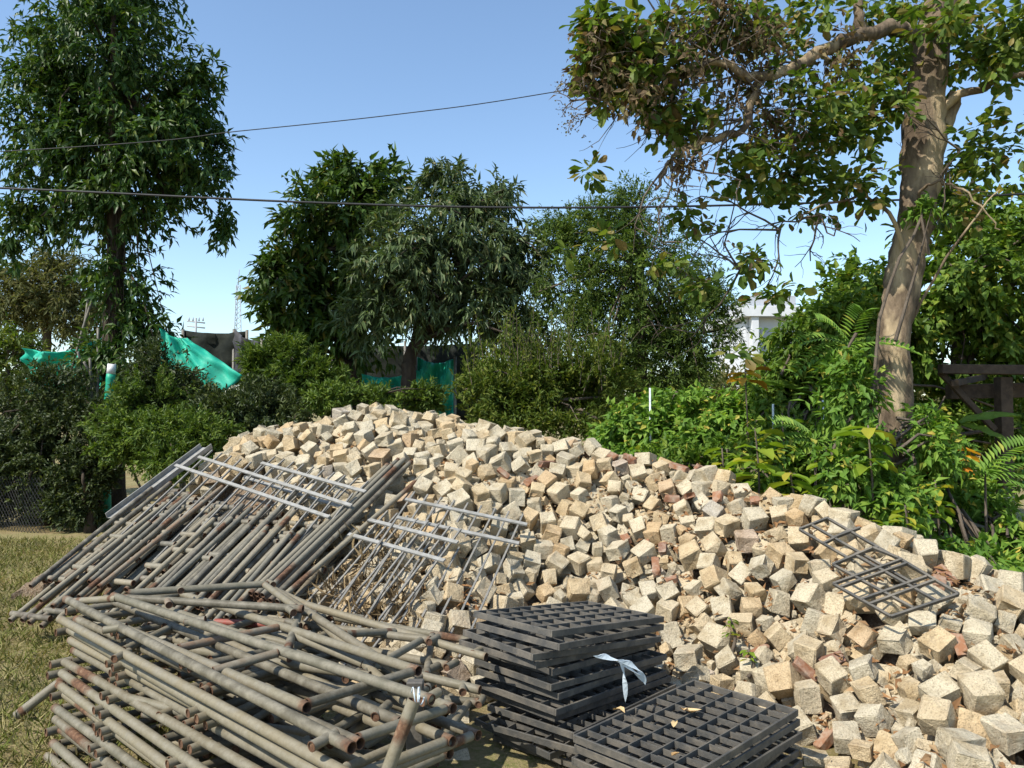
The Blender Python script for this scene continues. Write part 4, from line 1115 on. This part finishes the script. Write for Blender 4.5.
# two open grates lying on the slope
OBL = bevel_box_mesh('open_bar', .012, .018, 1, 0); OBL.materials.append(M_GRATE)
def open_grate(cs, bars, label, lift):
    P = plane_on_heap(cs, lift, 90)
    nrm = (P[1] - P[0]).cross(P[2] - P[0]).normalized()
    if nrm.z < 0: nrm = -nrm
    root = empty('open_grate', P[0], label, 'grate', 'open grates on the slope')
    def on(px, py, up_):
        d = at(px, py, 5) - CAM
        return CAM + d * ((P[0] + nrm * up_ - CAM).dot(nrm) / d.dot(nrm))
    for k, (a, b, c, d) in enumerate(bars):
        up_ = .0 if abs(c - a) * .4 < (d - b) else .004
        seg(OBL, on(800 + a / 5.48, 500 + b / 5.48, up_), on(800 + c / 5.48, 500 + d / 5.48, up_), nrm, root, 'bar')
CS = [(898, 556), (957, 593), (832, 584)]
open_grate(CS, [(150, 100, 870, 515), (-2, 160, 150, 100), (-2, 162, 300, 340), (128, 240, 262, 170), (300, 300, 432, 258), (60, 135, 640, 470), (190, 205, 330, 152)],
           'long narrow open black grate whose edge runs down the stone slope', .012)
open_grate(CS, [(180, 355, 400, 262), (180, 355, 620, 592), (182, 460, 500, 640), (182, 460, 562, 325), (222, 478, 592, 345), (338, 545, 695, 420), (384, 570, 740, 440), (500, 640, 868, 517), (300, 300, 760, 560), (540, 318, 862, 512), (400, 262, 540, 318)],
           'square open black grate lying lower on the stone slope', .045)
# strap
c0 = near + ux * .20 + uy * .03 + Vector((0, 0, .40))
def ribbon(name, pts, w, mat):
    V, Fc = [], []
    for i, p in enumerate(pts):
        tw = Vector((math.cos(i * .5), .3, math.sin(i * .5))).normalized() * w * .5
        V += [p - tw, p + tw, p + tw + Vector((0, .0015, .0015)), p - tw + Vector((0, .0015, .0015))]
    for i in range(len(pts) - 1):
        for k in range(4): Fc.append((i * 4 + k, i * 4 + (k + 1) % 4, i * 4 + 4 + (k + 1) % 4, i * 4 + 4 + k))
    me = bpy.data.meshes.new(name); me.from_pydata([tuple(v) for v in V], [], Fc); me.update(); return me
Ys = 3.30
strap = empty('plastic_strap', at(598, 657, Ys), 'knotted white plastic strap hanging off the tall grate stack', 'strap')
for pxs in ([(596, 656), (606, 657), (616, 660), (624, 663)], [(622, 662), (624, 672), (625, 684), (626, 700)], [(620, 660), (628, 666), (637, 674), (645, 681)], [(622, 661), (632, 665), (640, 672), (646, 683)]):
    pts = smooth_pts([at(a, b, Ys + .02 * i) for i, (a, b) in enumerate(pxs)], 3)
    obj('strand', local(ribbon('strand', pts, .022, M_STRAP), strap.location), M_STRAP, strap)

# dry leaves on the low stack
DLM = []
for k in range(3):
    tv, tf = ROUND; tv = tv.copy(); tv[:, 1] *= .5; tv[:, 2] += .22 * np.abs(tv[:, 1]) + .1 * np.sin(tv[:, 0] * 5 + k)
    me = np_mesh('dry_leaf', tv, tf, True); me.materials.append(M_DRY_O); DLM.append(me)
for i, (a, b, lb) in enumerate([(625, 713, 'flat tan dry leaf on the low grate stack, nearest the strap'), (684, 712, 'pale curled dry leaf beside another at the low grate stack centre'), (702, 711, 'larger curled dry leaf in the middle of the low grate stack'), (676, 722, 'thin pale dry leaf sliver on the low grate stack'), (672, 757, 'small dry leaf near the low grate stack edge')]):
    p = gz(a, b, ztop + .012)
    o = bpy.data.objects.new('dry_leaf', DLM[i % 3]); COL.objects.link(o)
    o.location = p; o.rotation_euler = (rnd.uniform(-.3, .3), rnd.uniform(-.3, .1), rnd.uniform(0, 6)); o.scale = (.075 - .02 * (i > 2),) * 3
    tag(o, lb, 'leaf')

# litter of dry leaves and chips between the stones
C = []
while len(C) < 4200:
    x, y = rnd.uniform(-2.2, 3.2), rnd.uniform(2.8, 7.6)
    w = .35 + .65 * (math.sin(x * 2.3 + 1) * math.sin(y * 2.9 + x) > .1)
    if x > .3: w *= 1.0
    else: w *= .45
    if rnd.random() > w: continue
    h0 = top_at(x, y); tz = tgt_at(x, y)
    if h0 < .03 or h0 > tz + .045: continue
    C.append((x, y, h0 + .012))
for (a, b, m) in [(715, 522, 60), (700, 545, 40), (722, 500, 40), (600, 478, 40), (560, 480, 30), (640, 560, 40), (760, 610, 40), (680, 470, 30), (800, 590, 30), (860, 575, 30), (930, 590, 30), (980, 600, 40), (720, 470, 30), (545, 500, 30), (690, 620, 30), (640, 500, 30), (770, 545, 30), (745, 640, 40), (470, 600, 40), (430, 590, 40), (960, 640, 30), (840, 660, 30)]:
    p = pick(a, b, .0)
    for q in range(m * 2):
        x, y = p.x + rnd.gauss(0, .13), p.y + rnd.gauss(0, .13); C.append((x, y, min(top_at(x, y), tgt_at(x, y) + .04) + .012))
C = np.array(C); N = len(C)
v, f = leaf_arrays(C, RNG.normal(0, 1, (N, 3)) * np.array([1, 1, .35]), RNG.normal(0, .35, (N, 3)) + np.array([0, -.2, 1]), RNG.uniform(.025, .085, N), RNG.uniform(.012, .036, N), LANCE)
tag(obj('leaf_litter', np_mesh('leaf_litter', v, f), M_DRY), 'brown dry leaf litter caught between the heaped setts', 'leaves', kind='stuff')
# small broken chips of stone and brick in the gaps
cv, cf2, ct, co, tries_ = [], [], [], 0, 0
while len(cv) < 2600 and tries_ < 40000:
    tries_ += 1
    x, y = rnd.uniform(-2.0, 3.2), rnd.uniform(2.9, 7.4)
    h0 = top_at(x, y); tz = tgt_at(x, y)
    if h0 < .02 or h0 > tz + .02: continue
    v_, f_ = SVN[rnd.randrange(len(SVN))]; sz = rnd.uniform(.018, .05)
    Rm = np.array(Euler((rnd.uniform(0, 6), rnd.uniform(0, 6), rnd.uniform(0, 6))).to_matrix())
    cv.append((v_ * np.array([sz * rnd.uniform(.8, 1.5), sz, sz * rnd.uniform(.4, .9)])) @ Rm.T + np.array([x, y, h0 + sz * .2])); cf2.append(f_ + co); co += len(v_)
    ct.append(np.full(len(v_), rnd.random(), np.float32))
me = np_mesh('stone_chips', np.concatenate(cv), np.concatenate(cf2))
me.attributes.new('tint', 'FLOAT', 'POINT').data.foreach_set('value', np.concatenate(ct))
tag(obj('stone_chips', me, M_SETT_G), 'small broken stone chips filling the gaps between the setts', 'stone chips', kind='stuff')
# dry straw under the railings
P = []
while len(P) < 1500:
    a, b = rnd.uniform(270, 420), rnd.uniform(530, 640)
    p = pick(a, b, .02); P.append((p.x, p.y, top_at(p.x, p.y)))
    for q in range(9): P.append((p.x + rnd.gauss(0, .07), p.y + rnd.gauss(0, .07), top_at(p.x, p.y)))
P = np.array(P); N = len(P)
v, f = leaf_arrays(P, RNG.normal(0, .6, (N, 3)) + np.array([0, 0, .35]), RNG.normal(0, 1, (N, 3)), RNG.uniform(.06, .17, N), np.full(N, .0022), SMALL)
tag(obj('dry_straw', np_mesh('dry_straw', v, f), mat_leaf('straw', [(0, (.14, .095, .05)), (1, (.28, .21, .12))], .2, .8, .2, (1, .9, .6))), 'dry brown straw under the railing panels', 'straw', kind='stuff')

# ------------------------------------------------------------------ grass
N = 90000
gx_ = RNG.uniform(-6.5, -.9, N); gy_ = 2.6 + RNG.uniform(0, 1, N) ** 1.25 * 7.0
patch = np.sin(gx_ * 2.1 + 1) * np.sin(gy_ * 1.7) + .4 * np.sin(gx_ * 5 + gy_ * 4) + RNG.normal(0, .35, N)
okm = patch > -.55
gx_, gy_, patch = gx_[okm], gy_[okm], patch[okm]; N = len(gx_)
P = np.stack([gx_, gy_, np.zeros(N)], 1)
D = RNG.normal(0, .6, (N, 3)); D[:, 2] = RNG.uniform(.25, 1.0, N)
L = RNG.uniform(.03, .10, N)
v, f = leaf_arrays(P, D, RNG.normal(0, 1, (N, 3)), L, np.full(N, .0035), SMALL)
tag(obj('grass', np_mesh('grass', v, f), mat_leaf('grass_blade', [(0, (.12, .145, .03)), (.45, (.20, .21, .06)), (.68, (.32, .275, .12)), (1, (.40, .35, .19))], .3, .6, .3, (1.1, 1.1, .6))), 'short patchy grass and dry stalks beside the scaffold piles', 'grass', kind='stuff')

# ------------------------------------------------------------------ things between the trees
M_NET = mat_simple('green_shade_net', (.016, .40, .27), (.025, .30, .20), 3, .6, .3, .3)
M_DNET = mat_simple('black_shade_net', (.012, .015, .013), (.028, .032, .026), 4, .85, .3, .15)
def drape(name, quad, label, mat, n=26, fold=.12, cat='netting', posts=()):
    Q = [at(*q) for q in quad]; V = []; Fc = []
    for i in range(n + 1):
        for j in range(n + 1):
            s, t_ = i / n, j / n
            p = Q[0].lerp(Q[1], s).lerp(Q[3].lerp(Q[2], s), t_)
            p = p + Vector((0, 1, 0)) * (fold * math.sin(s * 13 + t_ * 3) + fold * .6 * math.sin(s * 29 - t_ * 6) + fold * .45 * math.sin(t_ * 17 + s * 9) + fold * .3 * math.sin(s * 47 + t_ * 21)) + Vector((0, 0, -fold * 1.2 * math.sin(math.pi * s) * (1 - t_)))
            V.append(p)
    for i in range(n):
        for j in range(n): a = i * (n + 1) + j; Fc.append((a, a + 1, a + n + 2, a + n + 1))
    b = Vector((Q[3].x, Q[3].y, 0))
    root = empty(name, b, label, cat)
    me = bpy.data.meshes.new('net_sheet'); me.from_pydata([tuple(v) for v in V], [], Fc); me.update(); me.polygons.foreach_set('use_smooth', [True] * len(me.polygons))
    o = obj('net_sheet', local(me, b), mat, root); sm = o.modifiers.new('thick', 'SOLIDIFY'); sm.thickness = .01
    for (a, y_, Y) in posts:
        e = at(a, y_, Y); obj('post', local(py_mesh('post', [tube_path([Vector((e.x, e.y, 0)), e], [.03, .03], 8)]), b), M_BAR, root)
    return root
drape('green_shade_net', [(160, 328, 11.6), (186, 338, 11.6), (243, 376, 11.4), (165, 440, 11.4)], 'green shade netting sloping down beside the tall tree', M_NET, 26, .045, posts=[(186, 338, 11.65)])
drape('black_shade_net', [(183, 330, 16), (247, 331, 16), (238, 385, 16), (183, 385, 16)], 'black netting shelter below the distant utility pole', M_DNET, 10, .05, posts=[(183, 329, 16), (234, 329, 16), (247, 330, 16)])
drape('grey_tarpaulin', [(234, 329, 15.8), (262, 338, 15.2), (258, 380, 15.2), (232, 380, 15.8)], 'dark grey tarpaulin at the corner of the black netting shelter', mat_simple('dark_tarp', (.022, .024, .030), (.045, .045, .055), 3, .7, .2), 8, .1, posts=[(262, 338, 15.2)])
drape('green_shade_net', [(416, 356, 15), (455, 358, 15), (453, 425, 15), (414, 425, 15)], 'wrinkled green netting sheet right of the mango trunk', M_NET, 26, .10, posts=[(416, 355, 15), (455, 357, 15)])
drape('green_shade_net', [(362, 374, 14.6), (422, 368, 14.6), (422, 425, 14.6), (362, 425, 14.6)], 'low green netting left of the mango trunk', M_NET, 26, .10)
drape('green_shade_net', [(22, 348, 12.6), (100, 338, 12.6), (102, 400, 12.6), (26, 395, 12.6)], 'green netting showing behind the bamboo props', M_NET, 26, .12)
drape('black_shade_net', [(330, 343, 18), (480, 343, 18), (480, 420, 18), (330, 420, 18)], 'black netting wall seen between the two tree trunks', M_DNET, 10, .06, posts=[(332, 341, 18), (405, 341, 18), (478, 341, 18)])
# green-wrapped stake
c0 = Vector((at(108, 420, 11).x, 11, 0)); stk = empty('green_stake', c0, 'stake wrapped in bright green net by the tall trunk', 'stake')
e0, e1, e2 = at(107, 424, 11), at(111, 374, 11), at(112, 364, 11)
obj('net_wrap', local(py_mesh('net_wrap', [tube_path(smooth_pts([c0, e0, e1], 6, .004), [.06] * 13, 12, rough=.06)]), c0), mat_simple('green_wrap', (.01, .34, .20), (.02, .26, .16), 12, .5, .2), stk)
obj('white_top', local(py_mesh('white_top', [tube_path([e1, e2], [.062, .058], 12)]), c0), mat_simple('white_plastic', (.7, .7, .68), (.6, .6, .58), 9, .5, .05), stk)
# bamboo props
M_BAM = mat_simple('grey_bamboo', (.13, .12, .10), (.20, .18, .145), 10, .7, .2)
for i, (a, b, lb) in enumerate([((42, 358, 11.4), (94, 294, 11.9), 'long grey bamboo prop leaning towards the tall trunk'), ((55, 362, 11.5), (88, 300, 11.9), 'thin grey bamboo prop just behind the long one'), ((73, 392, 11), (90, 358, 11.3), 'short flat grey prop above the dark shrub'),
                                ((76, 380, 11), (84, 362, 11.3), 'stubby grey prop between two flat props'), ((78, 398, 11), (98, 328, 11.6), 'upright grey prop nearest the tall trunk'), ((64, 372, 11), (78, 352, 11.3), 'short outer grey prop leaning on the others')]):
    p, q = at(*a), at(*b); d = (p - q)
    d = Vector((d.x * .5, .25, d.z))
    if p.z > .1: p = p + d * (p.z / max(-d.z, .05)) * .95
    tag(obj('bamboo_prop', py_mesh('bamboo_prop', [tube_path(smooth_pts([p, p.lerp(q, .5) + Vector((.02, 0, .01)), q], 5, .004), np.linspace(.022, .018, 11), 8)]), M_BAM), lb, 'prop', 'bamboo props by the tall tree')
# black plastic mesh guard
gl = empty('mesh_guard', at(20, 526, 10.3), 'black plastic diamond mesh standing before the dark shrub', 'mesh fence')
parts = []
for row in range(2):
    A, B_, Hh = at(-40, 525, 10.3), at(50, 527, 10.2), .72
    A.z = B_.z = .0
    for k in range(-10, 34):
        for sg in (1, -1):
            s0 = k / 24; p = []
            for q in range(7):
                t_ = q / 6; s = s0 + sg * t_ * .38
                if 0 <= s <= 1: p.append(A.lerp(B_, s) + Vector((0, .10 * math.sin(s * 5), Hh * t_)))
            if len(p) > 1: parts.append(tube_path(p, [.004] * len(p), 4, False))
    break
obj('mesh_wires', local(py_mesh('mesh_wires', parts), gl.location), M_WIRE, gl)
# white stones / rubble by the shrubs, blue-grey block
for (a, b, Y, s, lb, c) in [(150, 462, 8.2, .10, 'grey rock on the bare earth at the rack\'s outer edge', 0), (92, 474, 8.6, .07, 'small reddish rock under the dark shrub', 1), (103, 470, 8.7, .06, 'small pale rock beside the reddish one under the shrub', 0), (1018, 612, 4.9, .14, 'rounded dark rock behind the lower end of the setts', 0)]:
    me = stone_mesh('rock', int(a)); o = obj('rock', me, M_BRICK if c else mat_simple('grey_rock', (.22, .22, .22), (.32, .31, .29), 12, .9, .5)); p = at(a, b, Y); o.location = p
    if p.z > .12: o.location.z = s * .8
    o.scale = (s * 1.6, s * 1.4, s * 1.7); o.rotation_euler = (.2, .3, a); tag(o, lb, 'rock')
    if Y < 6: o.location = (p.x, p.y, max(p.z, .1))

# white house far behind
def house():
    M_W = mat_simple('white_render', (.58, .59, .60), (.52, .53, .54), 2, .8, .1); M_G = mat_simple('grey_fascia', (.36, .38, .42), (.42, .43, .46), 2, .8, .1)
    A, B_ = at(742, 340, 34), at(812, 340, 34); zt_ = at(740, 306, 34).z
    c = Vector(((A.x + B_.x) / 2, 36, 0)); root = empty('white_house', c, 'white flat-roofed house seen through the trees', 'house'); w = B_.x - A.x
    def bx(name, x0, x1, y0, y1, z0, z1, m):
        me = bevel_box_mesh(name, x1 - x0, y1 - y0, z1 - z0, .01); o = obj(name, me, m, root); o.location = Vector(((x0 + x1) / 2, (y0 + y1) / 2, (z0 + z1) / 2)) - c; return o
    bx('wall', A.x + .2, B_.x, 34.2, 40, 0, zt_ - .5, M_W)
    bx('roof_slab', A.x - .1, at(800, 300, 34).x, 33.6, 40.3, zt_ - .5, zt_ - .05, M_W)
    bx('parapet', at(748, 300, 34).x, at(795, 300, 34).x, 33.9, 39, zt_ - .046, zt_ + .45, M_G)
    bx('column', at(750, 340, 34).x, at(757, 340, 34).x, 33.7, 34.1, 0, zt_ - .504, M_W)
    for a, b in ((762, 340), (780, 340)):
        f = bx('window', at(a, b, 34).x, at(a + 12, b, 34).x, 34.14, 34.19, zt_ - 2.4, zt_ - 1.0, M_G)
house()
# wooden pergola
M_WD = mat_simple('dark_timber', (.045, .030, .020), (.085, .058, .038), 12, .85, .4)
pg = empty('pergola', (at(1003, 535, 8.3).x, 8.3, 0), 'dark timber pergola with a plain post beside the leaning tree', 'pergola')
def timber(name, p, q, w, h):
    p, q = Vector(p), Vector(q); d = q - p; z = d.normalized(); x = Vector((0, -1, .02)).cross(z).normalized(); y = z.cross(x)
    o = obj(name, bevel_box_mesh(name, w, h, d.length, .005), M_WD, pg); o.matrix_local = Matrix.Translation((p + q) / 2 - pg.location) @ Matrix((x, y, z)).transposed().to_4x4()
P0 = at(1003, 380, 8.3)
timber('post', (P0.x, 8.3, 0), (P0.x, 8.3, P0.z + .03), .13, .13)
timber('beam', at(940, 369, 8.2), at(1120, 371, 8.2), .10, .10)
timber('beam', at(948, 392, 8.55), at(1120, 388, 8.55), .16, .12)
timber('brace', at(940, 372, 8.32), at(995, 430, 8.28), .06, .05)
timber('rafter', at(955, 383, 8.0), at(985, 377, 9.6), .07, .07)
timber('rafter', at(1040, 383, 8.0), at(1050, 377, 9.6), .07, .07)
timber('post', (P0.x + 2.0, 8.3, 0), (P0.x + 2.0, 8.3, P0.z + .03), .13, .13)
# discarded steelwork behind the heap on the right
def steel(px0, px1, Y0_, Y1_, w, h, label, mat=M_GALV, ln=None):
    p, q = at(*px0, Y0_), at(*px1, Y1_); d = q - p; root = empty('steel_section', p, label, 'steel section', 'discarded steelwork')
    z = d.normalized(); x = Vector((0, -.3, 1)).cross(z).normalized(); y = z.cross(x)
    for nm, ww, hh, ox, oy in (('web', w, .008, 0, 0), ('flange', .008, h, w / 2, h / 2 + .004), ('flange', .008, h, -w / 2, h / 2 + .004)):
        o = obj(nm, bevel_box_mesh(nm, ww, hh, d.length, .001), mat, root)
        o.matrix_local = Matrix((x, y, z)).transposed().to_4x4() @ Matrix.Translation((ox, oy, d.length / 2))
steel((918, 522), (966, 519), 6.7, 6.9, .09, .04, 'galvanised channel lying behind the open grates')
steel((938, 500), (1010, 506), 7.6, 7.4, .05, .03, 'pale channel under the pergola weeds')
steel((945, 508), (1018, 500), 7.8, 7.7, .05, .03, 'second pale channel crossing the first under the pergola')
fr_ = empty('rail_frame', at(975, 530, 6.6), 'old grey rail frame standing by the pergola post', 'rail frame')
for a, b in (((965, 522, 6.6), (1040, 545, 6.4)), ((975, 548, 6.6), (1040, 553, 6.4)), ((985, 550, 6.6), (1018, 535, 6.5)), ((1014, 536, 6.5), (1014, 575, 6.5)), ((968, 522, 6.6), (968, 585, 6.6))):
    put_tube(at(*a), at(*b), .018, fr_, 'rail', M_RACK, 'rack')
# white marker stakes in the hedge
for (a, b, Y, hh, lb) in ((650, 388, 8.2, 14, 'slim white stake sticking out of the creeper hedge'), (773, 404, 7.4, 10, 'slim white stake at the hedge end near the undergrowth'), (823, 400, 7.4, 12, 'slim white stake in the undergrowth left of the trunk')):
    e = at(a, b, Y); tag(obj('white_stake', py_mesh('white_stake', [tube_path([Vector((e.x, Y, 0)), e], [.010, .010], 8)]), M_STRAP), lb, 'stake')
# overhead cables, far pole and mast
def cable(pts, r, label):
    p = smooth_pts([at(*q) for q in pts], 8)
    tag(obj('overhead_cable', py_mesh('overhead_cable', [tube_path(p, [r] * len(p), 6)]), M_WIRE), label, 'cable')
cable([(-500, 168, 9.2), (0, 188, 9), (300, 202, 9), (512, 207.5, 9), (740, 205, 9), (1024, 194, 9), (1500, 165, 9.3)], .0125, 'thick black overhead cable crossing in front of all the trees')
cable([(-700, 190, 10.2), (60, 148, 10.2), (240, 131, 10.3), (400, 114, 10.4), (548, 93, 10.5), (900, 30, 10.6), (1400, -80, 10.8)], .0065, 'thin black overhead cable rising above the thick one')
up = empty('utility_pole', at(196, 420, 75), 'distant utility pole with a cross-arm above the black netting', 'utility pole'); up.location.z = 0
M_FAR = mat_simple('pale_concrete', (.30, .32, .34), (.36, .37, .38), 2, .8, 0)
e = at(196, 318, 75); obj('pole', local(py_mesh('pole', [tube_path([Vector((e.x, 75, 0)), e], [.16, .10], 8)]), up.location), M_FAR, up)
for y_ in (321, 326):
    a, b = at(187, y_, 75), at(205, y_ + 2, 75); obj('cross_arm', local(py_mesh('cross_arm', [tube_path([a, b], [.07, .07], 6)]), up.location), M_FAR, up)
for a in (189, 193, 199, 203):
    p = at(a, 321, 75); obj('insulator', local(py_mesh('insulator', [tube_path([p, p + Vector((0, 0, .35))], [.08, .05], 6)]), up.location), M_FAR, up)
ms = empty('radio_mast', at(236, 420, 120), 'slender lattice radio mast behind the tarpaulin shelter', 'mast'); ms.location.z = 0
tp_, parts = at(238, 285, 120), []
for q in range(3):
    a = q * 2.1; parts.append(tube_path([ms.location + Vector((math.cos(a), math.sin(a), 0)), tp_ + Vector((.35 * math.cos(a), .35 * math.sin(a), 0))], [.07, .06], 5))
for k in range(26):
    s0, s1 = k / 26, (k + 1) / 26
    for q in range(3):
        a, b = q * 2.1, (q + 1) * 2.1; r0, r1 = 1 - .65 * s0, 1 - .65 * s1
        z0, z1 = ms.location.lerp(tp_, s0), ms.location.lerp(tp_, s1)
        parts.append(tube_path([z0 + Vector((math.cos(a) * r0, math.sin(a) * r0, 0)), z1 + Vector((math.cos(b) * r1, math.sin(b) * r1, 0))], [.04, .04], 4, False))
obj('lattice', local(py_mesh('lattice', parts), ms.location), M_FAR, ms)
obj('antenna', local(py_mesh('antenna', [tube_path([tp_, tp_ + Vector((.2, 0, 2.5))], [.08, .04], 5)]), ms.location), M_FAR, ms)
print('objects', len(bpy.data.objects))
